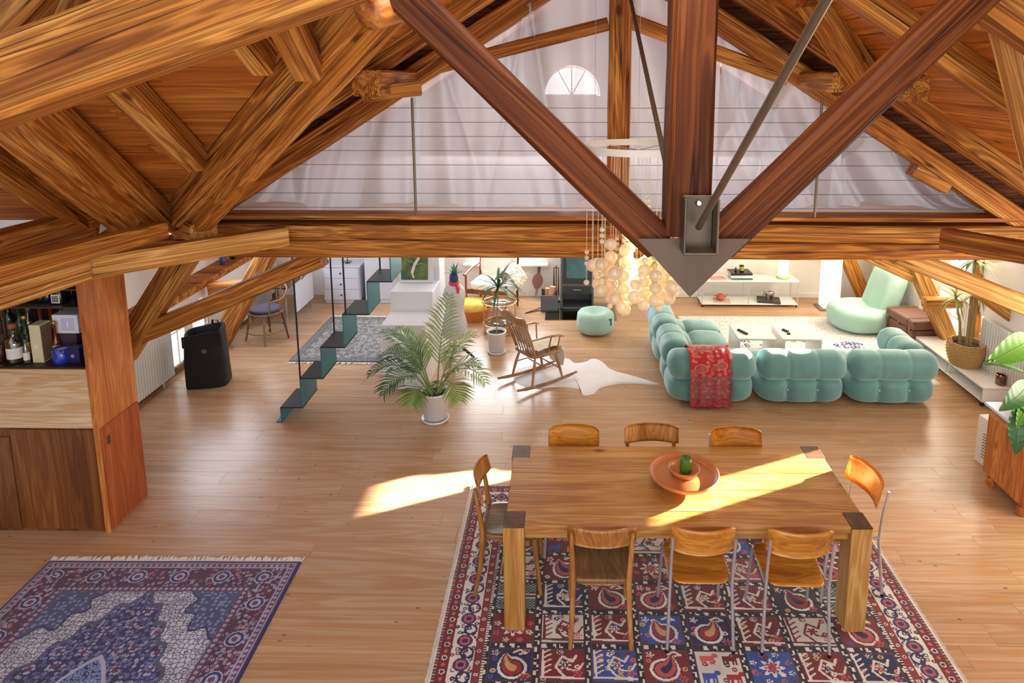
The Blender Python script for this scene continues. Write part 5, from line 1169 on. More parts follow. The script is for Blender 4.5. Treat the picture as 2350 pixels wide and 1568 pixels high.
for k in range(16):
    b = MB(); strap_leaf(b, (0, 0, 0), 2.4*k, R.uniform(.7, 1.4), R.uniform(.13, .21), .016, R.uniform(.3, 1.2)); b.build('plume', PL_[k % 2], t, (.01, 0, 1.10))

# ------------------------------------------------------------------ rocking chair with sheepskin
t = thing('rocking_chair', 'spindle back wooden rocking chair on the white cowhide', 'rocking chair', (-.34, 7.60, 0), math.radians(-52)); ZR = .014
def arcp(y): return ZR+.010+.16*(y-.02)**2
for sx in (-.2, .2): MB().tube([(sx, -.42+.84*k/16, arcp(-.42+.84*k/16)+.012) for k in range(17)], [.012]*2+[.016]*13+[.012]*2, 8, flat=1.3).build('rocker', ROCKW, t)
seat_mesh(.44, .40, .42, .03, .40, .014).build('seat', ROCKW, t)
for sx in (-1, 1):
    for y0, y1 in ((-.14, -.22), (.13, .21)): MB().tube([(sx*.15, y0, .375), (sx*.18, (y0+y1)/2, .22), (sx*.2, y1, arcp(y1)+.016)], [.013, .019, .012], 10).build('leg', ROCKW, t)
    MB().tube([(sx*.178, -.18, .22), (sx*.178, .17, .22)], .008, 8).build('stretcher', ROCKW, t)
    MB().tube([(sx*.19, -.17, .41), (sx*.20, -.24, .62), (sx*.205, -.335, .86)], [.014, .015, .012], 8).build('back_post', ROCKW, t)
    MB().tube([(sx*.20, -.235, .60), (sx*.235, -.05, .615), (sx*.245, .12, .60), (sx*.245, .19, .575)], [.013, .018, .022, .016], 8, flat=.6).build('arm', ROCKW, t)
    for y in (.0, .13): MB().tube([(sx*.20, y, .40), (sx*.238, y+.02, .60)], .009, 8).build('arm_spindle', ROCKW, t)
MB().tube([(-.18, -.02, .22), (.18, -.02, .22)], .008, 8).build('stretcher', ROCKW, t); MB().tube([(-.2, .19, .16), (.2, .19, .16)], .008, 8).build('stretcher', ROCKW, t)
for k in range(6):
    x = -.15+.06*k; MB().tube([(x*.95, -.175, .40), (x*1.0, -.255, .63), (x*1.06, -.338, .82)], [.007, .009, .006], 7).build('spindle', ROCKW, t)
b = MB(); 
def crest(u, v):
    x = (u-.5)*.54; e_ = abs(u-.5)*2; h = (.13-.05*e_**2+.018*math.cos(u*PI*4)) if True else 0; z = .80+h*v-.02*(1-e_)*0; return (x, -.345-.045*(1-e_*e_)-.03*v, z)
g0 = MB().grid(lambda u, v: crest(u, v), 24, 5); g0.grid(lambda u, v: tuple(Vector(crest(u, v))+Vector((0, .02, 0))), 24, 5)
n1 = 25*6
for i in range(24):
    for r_ in (0, 5): a = r_*25+i; g0.f.append((a, a+1, n1+a+1, n1+a)); g0.sm.append(False)
for j in range(5):
    for c_ in (0, 24): a = j*25+c_; g0.f.append((a, a+25, n1+a+25, n1+a)); g0.sm.append(False)
g0.build('crest_rail', ROCKW, t)
FLE = mat('sheepskin_wool', (238, 230, 212), .95, noise=.12, nscale=40, sheen=.6, bump=1.0)
def fleece(b, fn, nu, nv, amp, seed):
    rr = random.Random(seed); g = MB().grid(fn, nu, nv); b.v += []; o = len(b.v)
    vs = [Vector(p)+Vector((rr.uniform(-amp, amp), rr.uniform(-amp, amp), rr.uniform(-amp, amp))) for p in g.v]; b.add(vs, g.f, True)
sk = thing('sheepskin', 'cream sheepskin draped over the rocking chair seat and front edge', 'sheepskin', (-.34, 7.60, 0), math.radians(-52))
b = MB(); prf = [(-.235, .68), (-.20, .58), (-.155, .47), (-.09, .432), (.05, .43), (.17, .43), (.235, .41), (.265, .34), (.275, .24), (.27, .15)]
def skin(off):
    def fn(u, v):
        f = v*(len(prf)-1); i = min(int(f), len(prf)-2); y = prf[i][0]*(1-f+i)+prf[i+1][0]*(f-i); z = prf[i][1]*(1-f+i)+prf[i+1][1]*(f-i); wv = .16+.03*math.sin(v*9)-.05*abs(v-.5)*2
        e_ = (1-(2*u-1)**4); return ((u-.5)*2*wv, y+off*.5*e_*(1 if v < .3 or v > .75 else 0)*(1 if v > .5 else 1), z+off*e_)
    return fn
fleece(b, skin(.0), 26, 60, .004, 1); fleece(b, skin(.045), 26, 60, .007, 2); b.build('fleece', FLE, sk)
# ------------------------------------------------------------------ armchair, trolley, wicker basket
t = thing('armchair', 'mahogany armchair with white cushions by the back window', 'armchair', (-1.12, 9.98, 0), -.25)
for sx in (-1, 1):
    MB().tube([(sx*.30, .28, .0), (sx*.30, .27, .42), (sx*.30, .36, 1.0)], .018, 8).build('back_post', MAHOG, t); MB().tube([(sx*.31, -.28, .0), (sx*.31, -.27, .60)], .017, 8).build('front_leg', MAHOG, t)
    MB().tube([(sx*.305, .30, .64), (sx*.32, .0, .645), (sx*.32, -.31, .61)], [.016, .022, .024], 8, flat=.6).build('arm', MAHOG, t)
BX((0, -.27, .36), (.60, .03, .07), None, .006).build('front_rail', MAHOG, t); BX((0, .28, .36), (.60, .03, .07), None, .006).build('back_rail', MAHOG, t); MB().tube([(-.30, .355, .97), (0, .37, 1.02), (.30, .355, .97)], .02, 8).build('top_rail', MAHOG, t)
CUSH = mat('cream_cushion', (238, 230, 214), .9, noise=.05, nscale=9, sheen=.3)
sell(MB(), (0, -.01, .43), (.28, .27, .07), (.35, .5)).build('seat_cushion', CUSH, t); b = sell(MB(), (0, .0, 0), (.27, .07, .28), (.4, .5)); b.xf(Matrix.Translation((0, .27, .72)) @ Matrix.Rotation(-.2, 4, 'X')); b.build('back_cushion', CUSH, t)
sk = thing('sheepskin', 'fluffy cream sheepskin thrown over the mahogany armchair arm', 'sheepskin', (-1.12, 9.98, 0), -.25); b = MB(); fleece(b, lambda u, v: (.33+.15*math.sin((v-.5)*2.6), -.12+(u-.5)*.44, .69-.55*abs(v-.45)**1.4-.03*math.cos(u*9)), 26, 30, .008, 5); fleece(b, lambda u, v: (.33+.19*math.sin((v-.5)*2.6), -.12+(u-.5)*.48, .73-.55*abs(v-.45)**1.4), 26, 30, .012, 6); b.build('fleece', FLE, sk)
BRS = mat('brushed_brass', (206, 170, 112), .3, .9)
t = thing('serving_trolley', 'round two tier brass trolley with glass shelves by the dracaena', 'trolley', (-.93, 9.15, 0))
for z in (.12, .42):
    b = MB(); b.tube([(.23*math.cos(2*PI*k/36), .23*math.sin(2*PI*k/36), z) for k in range(36)], .009, 7, closed=True); o = b.build('ring', BRS, t); MB().lathe([(.001, z-.003), (.222, z-.003), (.222, z+.003), (.001, z+.003)], 32).build('glass_shelf', glass('trolley_glass', (232, 226, 214), .9, .15), o)
for a in (.5, 2.07, 3.64, 5.21):
    o = MB().tube([(.232*math.cos(a), .232*math.sin(a), .03), (.232*math.cos(a), .232*math.sin(a), .50)], .007, 7).build('post', BRS, t); MB().lathe([(.001, 0), (.014, .004), (.018, .018), (.014, .032), (.001, .036)], 12, (.232*math.cos(a), .232*math.sin(a), 0)).build('castor', BRS, o)
WIK = mat('orange_wicker', (196, 118, 44), .7, noise=.25, nscale=50)
t = thing('wicker_basket', 'round orange wicker basket with a yellow cushion behind the dress form', 'basket', (-1.36, 9.62, 0)); b = MB()
for k in range(8): b.tube([((.18+.012*k*.8+.004*(1 if (i+k) % 2 else -1))*math.cos(2*PI*i/40), (.18+.012*k*.8+.004*(1 if (i+k) % 2 else -1))*math.sin(2*PI*i/40), .012+.024*k) for i in range(40)], .013, 6, closed=True)
b.build('weave', WIK, t); MB().lathe([(.001, .004), (.175, .004), (.22, .18)], 30).build('lining', WIK, t)
o = thing('cushion', 'yellow patterned cushion lying in the orange wicker basket', 'cushion', (-1.36, 9.62, .11)); sell(MB(), (0, 0, .09), (.21, .20, .09), (.7, .6), wr=.02).build('cover', mat('yellow_cover', (238, 206, 96), .8, noise=.25, nscale=18), o)

# ------------------------------------------------------------------ stove corner
STV = mat('stove_grey', (104, 108, 112), .45, .4); STD = mat('stove_black', (56, 60, 62), .5, .2)
h = MB().box((.20, 9.93, .004), (1.04, .74, .008), None, .001).build('hearth_plate', glass('hearth_glass', (220, 222, 176), .8, .25)); tag(h, 'clear greenish glass hearth plate on the floor under the stove', 'hearth')
t = thing('wood_stove', 'dark grey wood stove with glass door behind the shell chandelier', 'stove', (.15, 10.22, .0085))
BX((0, .0, .70), (.50, .40, .92), None, .01).build('body', STV, t); b = MB()
for sx in (-1, 1): b.box((sx*.235, 0, .12), (.03, .40, .24), None, .004)
b.box((0, .18, .12), (.44, .02, .24), None, .003); b.box((0, 0, .012), (.5, .4, .024), None, .003); b.build('log_niche', STV, t)
d = BX((0, -.208, .66), (.43, .02, .52), None, .006).build('door', STD, t); BX((0, -.2195, .67), (.32, .004, .36), None, .001).build('door_glass', mat('stove_glass', (70, 110, 116), .06, noise=.4, nscale=9), d); MB().tube([(-.10, -.235, .93), (.10, -.235, .93)], .009, 8).build('door_handle', STEEL, d)
r_ = BX((0, -.207, .30), (.43, .016, .12), None, .004).build('ash_drawer', STD, t); MB().tube([(-.06, -.228, .31), (.06, -.228, .31)], .007, 8).build('drawer_handle', STEEL, r_)
BX((0, -.01, 1.175), (.53, .44, .025), None, .006).build('top_plate', STD, t); MB().tube([(0, .06, 1.19), (0, .06, 2.29)], .075, 20).build('flue_pipe', STD, t)
t = thing('log_box', 'grey open topped metal log box beside the stove', 'box', (-.27, 10.07, .0085 if False else 0), .05)
b = MB(); b.box((0, 0, .012), (.26, .34, .02), None, .002)
for sx in (-1, 1): b.box((sx*.124, 0, .125), (.012, .34, .25), None, .002); b.box((0, sx*.164, .125), (.236, .012, .25), None, .002)
b.build('box_shell', STV, t); BX((-.131, 0, .19), (.004, .09, .03), None, .001).build('hand_slot', STD, t)
for v in t.children: v.location.z += .009
for k, (x, y) in enumerate(((-.30, 10.12), (-.22, 10.10), (-.26, 10.02))):
    o = MB().tube([(x, y, .04), (x+.02*k, y+.01, .30+.03*k)], .035, 9).build('firewood_log', mat('birch_bark', (206, 160, 126), .85, noise=.25, nscale=25)); tag(o, ['split firewood log at the back of the grey log box', 'split firewood log by the stove side of the log box', 'split firewood log at the front of the log box'][k], 'log', 'logs in the log box')
t = thing('bellows', 'leather fireplace bellows leaning on the wall left of the log box', 'bellows', (-.50, 10.42, .0)); t.rotation_euler = (-.28, .12, 0)
b = MB(); out = []
for k in range(28): q = 2*PI*k/28; out.append((.085*math.cos(q)*(1-.25*(math.sin(q) < 0)*abs(math.sin(q))), .125*math.sin(q)))
vs = [(x, -.02, z+.30) for x, z in out]+[(x, .02, z+.30) for x, z in out]; b.add(vs, [tuple(range(28)), tuple(range(28, 56))[::-1]]+[(k, (k+1) % 28, 28+(k+1) % 28, 28+k) for k in range(28)]); b.build('body', mat('bellows_leather', (128, 84, 70), .6), t)
MB().tube([(0, 0, .42), (0, 0, .56)], .022, 8, flat=.6).build('handle', mat('bellows_wood', (96, 84, 80), .6), t); MB().tube([(0, 0, .18), (0, 0, .04)], [.02, .008], 8).build('nozzle', STEEL, t)
o = MB(); o.tube([(-.62, 9.84, .008), (-.45, 9.99, .012), (-.36, 10.06, .03)], .006, 6); o.tube([(-.62, 9.84, .008), (-.44, 9.93, .010), (-.345, 9.97, .012)], .006, 6); o = o.build('fire_tongs', BLACK); tag(o, 'black fire tongs lying on the floor left of the log box', 'tongs')
t = thing('fire_tool_set', 'brush and poker hanging on a small stand next to the stove', 'fire tools', (-.17, 10.36, .009))
MB().lathe([(.001, 0), (.06, 0), (.06, .012), (.001, .016)], 20).build('stand_base', BLACK, t); MB().tube([(0, 0, .01), (0, 0, .58)], .007, 8).build('stand_pole', BLACK, t)
for x, m in ((-.035, BLACK), (.035, MATS['copper'] if 'copper' in MATS else mat('copper', (176, 112, 80), .35, .8))): MB().tube([(x, -.02, .10), (x, -.02, .55)], [.014, .006], 8).build('tool', m, t)
MB().tube([(-.045, -.02, .55), (.045, -.02, .55)], .005, 6).build('hook_bar', BLACK, t)

# ------------------------------------------------------------------ low glass and chrome shelf with its objects
t = thing('media_shelf', 'low white shelf unit with chrome tubes along the back wall', 'shelf', (2.78, 10.34, 0)); sw, sd = 1.46, .36
BX((0, 0, .05), (sw, sd, .018), None, .003).build('lower_shelf', WPAINT, t); BX((0, 0, .41), (sw, sd, .018), None, .003).build('upper_shelf', WPAINT, t)
for x in (-sw/2+.01, -.02, sw/2-.01):
    for y in (-sd/2+.01, sd/2-.01): MB().tube([(x, y, .06), (x, y, .40)], .008, 8).build('tube', CHROME, t)
for x in (-sw/2+.02, sw/2-.02):
    for y in (-sd/2+.02, sd/2-.02): MB().tube([(x, y, .0), (x, y, .041)], .012, 8).build('foot', BLACK, t)
ZU, ZLo = .4195, .0595
def book(label, x, y, z, w_, d, h, m, rz=0):
    o = thing('book', label, 'book', (x, y, z), rz); BX((0, 0, h/2), (w_-.006, d-.008, h-.006), None, .001).build('pages', mat('book_pages', (232, 226, 212), .8), o)
    b = MB(); b.box((0, 0, .0015), (w_, d, .003)); b.box((0, 0, h-.0015), (w_, d, .003)); b.box((0, -d/2+.0015, h/2), (w_, .003, h-.006)); b.build('cover', m, o); return o
book('teal spined book at the bottom of the stack on the shelf', 2.66, 10.33, ZU, .32, .24, .028, mat('book_teal', (60, 110, 110), .5)); book('thick white book in the middle of the stack on the shelf', 2.655, 10.33, ZU+.0285, .32, .24, .042, mat('book_white', (222, 222, 220), .5)); book('black book on top of the stack on the shelf', 2.645, 10.33, ZU+.071, .33, .25, .032, mat('book_black', (32, 32, 34), .4), .04)
zt_ = ZU+.1035
t = thing('scent_bottle', 'tiny dark bottle standing on the black book', 'bottle', (2.58, 10.30, zt_)); MB().lathe([(.001, 0), (.018, 0), (.02, .005), (.02, .05), (.008, .06), (.008, .075), (.001, .075)], 14).build('bottle_body', DGL, t)
t = thing('tin', 'olive yellow tin standing on the black book', 'tin', (2.67, 10.31, zt_)); MB().lathe([(.001, 0), (.033, 0), (.035, .004), (.035, .10), (.001, .102)], 20).build('tin_body', BLACK, t); MB().lathe([(.0356, .02), (.0356, .085)], 20).build('tin_label', mat('olive_label', (166, 156, 60), .5), t)
o = BX((2.30, 10.30, ZU+.003), (.24, .17, .005), Matrix.Rotation(.1, 3, 'Z'), .001).build('magazine', mat('pink_cover', (226, 160, 152), .5)); tag(o, 'pink magazine lying flat on the upper shelf', 'magazine')
t = thing('glass_lamp', 'glowing green glass cylinder lamp on the shelf', 'lamp', (3.31, 10.33, ZU)); MB().lathe([(.001, 0), (.095, 0), (.10, .01), (.09, .022), (.001, .024)], 28).build('base', mat('lime_base', (170, 190, 70), .3), t); MB().lathe([(.078, .022), (.08, .34), (.076, .34), (.074, .024)], 28).build('shade', glow('lime_glass', (196, 230, 130), .9), t); MB().lathe([(.001, .05), (.03, .06), (.04, .09), (.03, .12), (.001, .13)], 16).build('bulb', glow('bulb_glow', (255, 250, 214), 9), t)
t = thing('teapot', 'small terracotta teapot on the lower shelf', 'teapot', (2.36, 10.30, ZLo+.006)); TER = mat('terracotta', (184, 92, 70), .5); MB().lathe([(.001, 0), (.04, 0), (.065, .03), (.068, .06), (.05, .09), (.03, .1), (.001, .105)], 22).build('teapot_body', TER, t); MB().tube([(.06, 0, .05), (.09, 0, .07), (.105, 0, .1)], [.014, .01, .007], 8).build('spout', TER, t); MB().tube([(-.06, 0, .08), (-.10, 0, .075), (-.10, 0, .04), (-.06, 0, .03)], .007, 8).build('handle', TER, t)
o = BX((2.38, 10.29, ZLo+.003), (.26, .22, .005), Matrix.Rotation(-.15, 3, 'Z'), .001).build('tray_card', mat('peach_card', (214, 190, 176), .6)); tag(o, 'thin pale card beneath the terracotta teapot', 'card')
book('dark book lying under the glass elephant on the lower shelf', 3.10, 10.30, ZLo, .34, .26, .03, mat('book_dark', (70, 60, 56), .5), -.2)
t = thing('elephant_figurine', 'small silver elephant figurine standing on the dark book', 'figurine', (3.12, 10.30, ZLo+.0305), .2); SIL = mat('silver_figure', (170, 166, 160), .2, .9)
sell(MB(), (0, 0, .085), (.07, .042, .048), (.9, .9), n=20, m=12).build('elephant_body', SIL, t); sell(MB(), (-.075, 0, .10), (.032, .03, .034), (1, 1), n=16, m=10).build('head', SIL, t); MB().tube([(-.095, 0, .10), (-.115, 0, .07), (-.118, 0, .035), (-.108, 0, .02)], [.013, .010, .007, .005], 8).build('trunk', SIL, t)
for sx in (-.045, .04):
    for y in (-.024, .024): MB().tube([(sx, y, .0), (sx, y, .07)], [.016, .018], 8).build('leg', SIL, t)
for y in (-1, 1): sell(MB(), (-.06, y*.036, .105), (.022, .006, .03), (1, 1), n=12, m=8).build('ear', SIL, t)
t = thing('paper_floor_lamp', 'tall glowing white paper column floor lamp in the back corner', 'lamp', (3.98, 10.17, 0)); BX((0, 0, .008), (.36, .30, .016), None, .003).build('base_plate', mat('lamp_base', (120, 104, 88), .5), t)
m, tt, bb = base('paper_shade_glow'); bb.inputs['Base Color'].default_value = (.9, .86, .78, 1); bb.inputs['Emission Color'].default_value = (1, .90, .72, 1); bb.inputs['Emission Strength'].default_value = .7
BX((0, 0, .60), (.25, .20, 1.16), None, .006).build('paper_shade', m, t); MB().tube([(.14, 0, .012), (.25, .08, .008), (.38, .04, .008), (.46, .18, .008)], .004, 6).build('cord', BLACK, t)
o = MB().box((3.78, YB-.008, .83), (.10, .014, .05), None, .004).build('wall_socket', WPAINT); tag(o, 'small double wall socket left of the paper lamp, high on the wall', 'socket')

# ------------------------------------------------------------------ dresser, cupboard, desk, rattan chair, laundry bag
LIL = mat('dresser_paint', (206, 208, 220), .5)
t = thing('dresser', 'pale three drawer chest in the far left corner', 'dresser', (-3.48, 10.42, 0)); BX((0, 0, .315), (.56, .36, .53), None, .004).build('carcass', LIL, t); BX((0, 0, .592), (.60, .40, .024), None, .004).build('top_panel', LIL, t); BX((0, 0, .025), (.52, .33, .05), None, .003).build('plinth', LIL, t)
for k in range(3): d = BX((0, -.187, .145+.172*k), (.53, .014, .164), None, .003).build('drawer', LIL, t); MB().lathe([(.005, 0), (.012, .014), (.013, .022), (.001, .024)], 12, cap=True).build('knob', BLACK, d, (0, -.194, .145+.172*k), (PI/2, 0, 0))
t = thing('cake_stand', 'small dark wire plate stand on the pale dresser', 'stand', (-3.42, 10.40, .6045)); MB().tube([(0, 0, .0), (0, 0, .15)], .006, 6).build('stem', BLACK, t); b = MB(); b.tube([(.06*math.cos(k*PI/10), .06*math.sin(k*PI/10), .02) for k in range(20)], .005, 6, closed=True); b.build('wire_ring', BLACK, t); MB().lathe([(.001, 0), (.04, 0), (.04, .006), (.001, .008)], 16).build('foot', BLACK, t)
t = thing('cupboard', 'plain pale cupboard between the dresser and the steel stair', 'cupboard', (-2.9, 10.44, 0)); BX((0, 0, .8), (.44, .36, 1.6), None, .004).build('carcass', LIL, t); d = BX((0, -.187, .82), (.42, .014, 1.5), None, .003).build('door', LIL, t); MB().tube([(-.17, -.2, .75), (-.17, -.2, .9)], .006, 6).build('handle', STEEL, d)
DESKW = wood('desk_walnut', (110, 74, 52), (92, 58, 40), (66, 40, 26), axis=1, streak=.2, knots=0, bump=.05)
t = thing('desk', 'dark wooden desk with a white modesty panel behind the rattan chair', 'desk', (-4.16, 9.62, 0)); BX((0, 0, .60), (.62, 1.0, .03), None, .004).build('desk_top', DESKW, t); BX((.28, .15, .36), (.02, .68, .44), None, .003).build('modesty_panel', LIL, t)
for x in (-.27, .25):
    for y in (-.45, .45): MB().tube([(x, y, .0), (x, y, .585)], .016, 8).build('leg', STEEL, t)
t = thing('desk_lamp', 'small green shaded lamp and cables on the dark desk', 'lamp', (-4.0, 9.72, .6155)); MB().lathe([(.001, 0), (.06, 0), (.06, .012), (.001, .016)], 18).build('base', mat('lamp_green', (70, 110, 92), .4), t); MB().tube([(0, 0, .01), (0, .02, .12), (.05, .03, .18)], .006, 6).build('arm', STEEL, t); MB().lathe([(.02, .0), (.05, -.05), (.046, -.05), (.016, 0)], 16).build('shade', MATS['lamp_green'], t, (.06, .03, .20))
RTN = mat('rattan_cane', (140, 100, 64), .5, noise=.15, nscale=30); RTD = mat('rattan_dark', (88, 52, 32), .5)
t = thing('rattan_chair', 'rattan armchair with a purple grey seat pad by the desk', 'chair', (-4.02, 8.78, 0), -.5)
b = MB(); pts = [(.22*math.cos(k*2*PI/30), .22*math.sin(k*2*PI/30), .40) for k in range(30)]; b.tube(pts, .013, 7, closed=True); b.build('seat_ring', RTN, t); MB().lathe([(.001, .395), (.21, .395), (.21, .41), (.001, .42)], 28).build('woven_seat', RTD, t); sell(MB(), (0, 0, .43), (.195, .195, .03), (.9, .5)).build('seat_pad', mat('plum_pad', (76, 72, 90), .8), t)
for a in (.7, 2.35, 3.9, 5.5): MB().tube([(.2*math.cos(a), .2*math.sin(a), .40), (.23*math.cos(a), .23*math.sin(a), .2), (.27*math.cos(a), .27*math.sin(a), .0)], [.014, .014, .012], 8).build('leg', RTD if a < 3 else RTN, t)
b = MB(); b.tube([(.245*math.cos(2*PI*k/24), .245*math.sin(2*PI*k/24), .15) for k in range(24)], .007, 6, closed=True); b.build('stretcher_ring', RTN, t)
for a in (.7, 2.35, 3.9, 5.5): MB().tube([(.25*math.cos(a), .25*math.sin(a), .14), (.2*math.cos(a+.5), .2*math.sin(a+.5), .28), (.1*math.cos(a+.9), .1*math.sin(a+.9), .38)], .006, 6).build('brace', RTN, t)
b = MB(); arc = [(.30*math.cos(a), .27*math.sin(a), .60+.12*max(0, math.sin(a))) for a in [(-.5+k*(PI+1.0)/24) for k in range(25)]]; b.tube(arc, .013, 7); b.build('arm_hoop', RTN, t)
for k in (0, 4, 8, 12, 16, 20, 24): p = arc[k]; MB().tube([(p[0]*.75, p[1]*.8, .40), p], .009, 6).build('upright', RTN, t)
b = MB(); b.tube([(.23*math.cos(a), .25+.05*math.sin(a), .70+.20*math.sin(a)) for a in [k*PI/16 for k in range(17)]], .010, 7); b.build('back_hoop', RTN, t)
BAG = mat('laundry_black', (20, 21, 26), .75, noise=.2, nscale=6, bump=.2)
t = thing('laundry_bag', 'black fabric laundry bag standing by the left windows', 'bag', (-4.14, 7.47, 0), .25); b = MB(); secs = [(.0, .225, .16), (.02, .228, .165), (.3, .222, .162), (.52, .21, .16), (.60, .205, .155), (.655, .20, .15), (.65, .19, .14), (.3, .19, .14)]
n = 40; vs = []; fs = []
for z, rx, ry in secs:
    for k in range(n):
        q = 2*PI*k/n; p = .45; x = abs(math.cos(q))**p*(1 if math.cos(q) > 0 else -1); y = abs(math.sin(q))**p*(1 if math.sin(q) > 0 else -1); wz = .03*x if z > .5 else 0
        vs.append((x*rx*(1+.02*math.sin(q*5+z*8)), y*ry*(1+.02*math.sin(q*4+z*6)), z+wz))
for i in range(len(secs)-1):
    for k in range(n): fs.append((i*n+k, i*n+(k+1) % n, (i+1)*n+(k+1) % n, (i+1)*n+k))
b.add(vs, fs, True); b.add(vs[:n], [tuple(range(n))[::-1]]); b.add(vs[-n:], [tuple(range(n))]); b.build('bag_body', BAG, t)
MB().grid(lambda u, v: ((u-.5)*.4*1.02, -.172+.006*math.cos(u*9), .50+.135*v+.0), 10, 4).build('folded_cuff', BAG, t)
MB().tube([(.05, .15, .64), (.06, .13, .71), (.12, .10, .71), (.13, .12, .64)], .012, 6, flat=.4).build('strap_handle', BAG, t); MB().lathe([(.001, 0), (.03, 0)], 6).build('printed_logo', mat('grey_print', (90, 94, 100), .7, noise=.5, nscale=60), t, (.02, -.1715, .45), (PI/2, 0, 0))
for k, (x, y, m, h) in enumerate(((-4.74, 9.15, BLUE, .10), (-4.76, 9.3, CGL, .20), (-4.72, 9.42, DGL, .12), (-4.77, 9.52, CGL, .17))):
    o = thing('bottle', ['small cobalt bottle on the left wall ledge', 'tall clear bottle on the left wall ledge', 'small black bottle on the left wall ledge', 'clear carafe at the far end of the left wall ledge'][k], 'bottle', (x, y, .931)); MB().lathe(bottle_prof(.034, h+.06, .012, .05, .03), 16).build('bottle_body', m, o)

# ------------------------------------------------------------------ shell chandelier
ch = thing('shell_chandelier', 'large glowing chandelier of white shell balls hung from a hoop', 'chandelier', (.52, 5.08, 0))
SHELL, ts, bs = base('capiz_shell'); bs.inputs['Base Color'].default_value = (.86, .80, .68, 1); bs.inputs['Roughness'].default_value = .3; ts.nodes.remove(bs)
d_ = ts.nodes.new('ShaderNodeBsdfDiffuse'); d_.inputs[0].default_value = (.88, .82, .72, 1); tl_ = ts.nodes.new('ShaderNodeBsdfTranslucent'); tl_.inputs[0].default_value = (.98, .86, .62, 1); g_ = ts.nodes.new('ShaderNodeBsdfGlossy'); g_.inputs['Roughness'].default_value = .2
a1 = ts.nodes.new('ShaderNodeMixShader'); a1.inputs[0].default_value = .55; a2 = ts.nodes.new('ShaderNodeMixShader'); a2.inputs[0].default_value = .08
ts.links.new(d_.outputs[0], a1.inputs[1]); ts.links.new(tl_.outputs[0], a1.inputs[2]); ts.links.new(a1.outputs[0], a2.inputs[1]); ts.links.new(g_.outputs[0], a2.inputs[2]); ts.links.new(a2.outputs[0], ts.nodes['Material Output'].inputs[0])
b = MB(); rr_ = .40
b.grid(lambda u, v: ((rr_-.006*0)*math.cos(2*PI*u), rr_*math.sin(2*PI*u), 2.985+.05*v), 64, 1, True, True); b.grid(lambda u, v: ((rr_-.012)*math.cos(2*PI*u), (rr_-.012)*math.sin(2*PI*u), 3.035-.05*v), 64, 1, True, True)
b.grid(lambda u, v: ((rr_-.012*v)*math.cos(2*PI*u), (rr_-.012*v)*math.sin(2*PI*u), 3.035), 64, 1, True, True); b.grid(lambda u, v: ((rr_-.012+.012*v)*math.cos(2*PI*u), (rr_-.012+.012*v)*math.sin(2*PI*u), 2.985), 64, 1, True, True); b.build('hoop', mat('acrylic_white', (226, 222, 214), .3), ch)
for a in (.4, 2.5, 4.6): MB().tube([(.39*math.cos(a), .39*math.sin(a), 3.03), (.39*math.cos(a), .39*math.sin(a), 4.0), (.39*math.cos(a), .39*math.sin(a), 4.55)], .002, 5).build('hanging_wire', STEEL, ch)
for a in (0, PI/3, 2*PI/3): MB().tube([(-.388*math.cos(a), -.388*math.sin(a), 2.99), (.388*math.cos(a), .388*math.sin(a), 2.99)], .004, 5).build('spoke', STEEL, ch)
ball = MB().lathe([(.001, -1), (.38, -.925), (.707, -.707), (.925, -.38), (1, 0), (.925, .38), (.707, .707), (.38, .925), (.001, 1)], 14); bm0 = None; nball = 0
rc = random.Random(5)
for rad, n_ in ((.10, 4), (.20, 8), (.29, 12), (.38, 18)):
    for k in range(n_):
        a = 2*PI*k/n_+rad*5; x, y = rad*math.cos(a), rad*math.sin(a); zb = 1.72+.27*(rad/.37)**2+rc.uniform(-.03, .05); ztop = min(2.40-.50*(rad/.37)+rc.uniform(-.08, .16), zb+.62); z = zb; zl = zb
        while z < ztop and nball < 292:
            s = rc.choice([.044, .050, .038, .046, .022]); z += s
            if bm0 is None: o = ball.build('shell_ball', SHELL, ch); bm0 = o.data
            else: o = bpy.data.objects.new('shell_ball', bm0); C.objects.link(o); o.parent = ch
            o.location = (x, y, z); o.scale = (s, s, s); o.rotation_euler = (rc.random(), 0, rc.random()*3); z += s+.004; nball += 1; zl = z
        if k % 4 == 0:
            for q in range(3):
                if nball < 298: o = bpy.data.objects.new('shell_ball', bm0); C.objects.link(o); o.parent = ch; o.location = (x, y, zl+.12+q*.045); o.scale = (.018,)*3; nball += 1
        MB().tube([(x, y, zb), (x, y, 2.99)], .0016, 4).build('cord', mat('nylon_cord', (220, 214, 200), .4), ch)
for z, e_ in ((1.98, 6), (2.2, 4.5)):
    l = bpy.data.lights.new('chandelier_bulb', 'POINT'); o = bpy.data.objects.new('chandelier_bulb', l); C.objects.link(o); l.energy = e_; l.color = (1, .80, .46); l.shadow_soft_size = .05; o.location = (.52, 5.08, z)
MB().lathe([(.001, -.05), (.03, -.03), (.035, 0), (.02, .04), (.012, .06), (.001, .06)], 16).build('bulb', glow('warm_bulb', (255, 226, 160), 4), ch, (0, 0, 2.09))

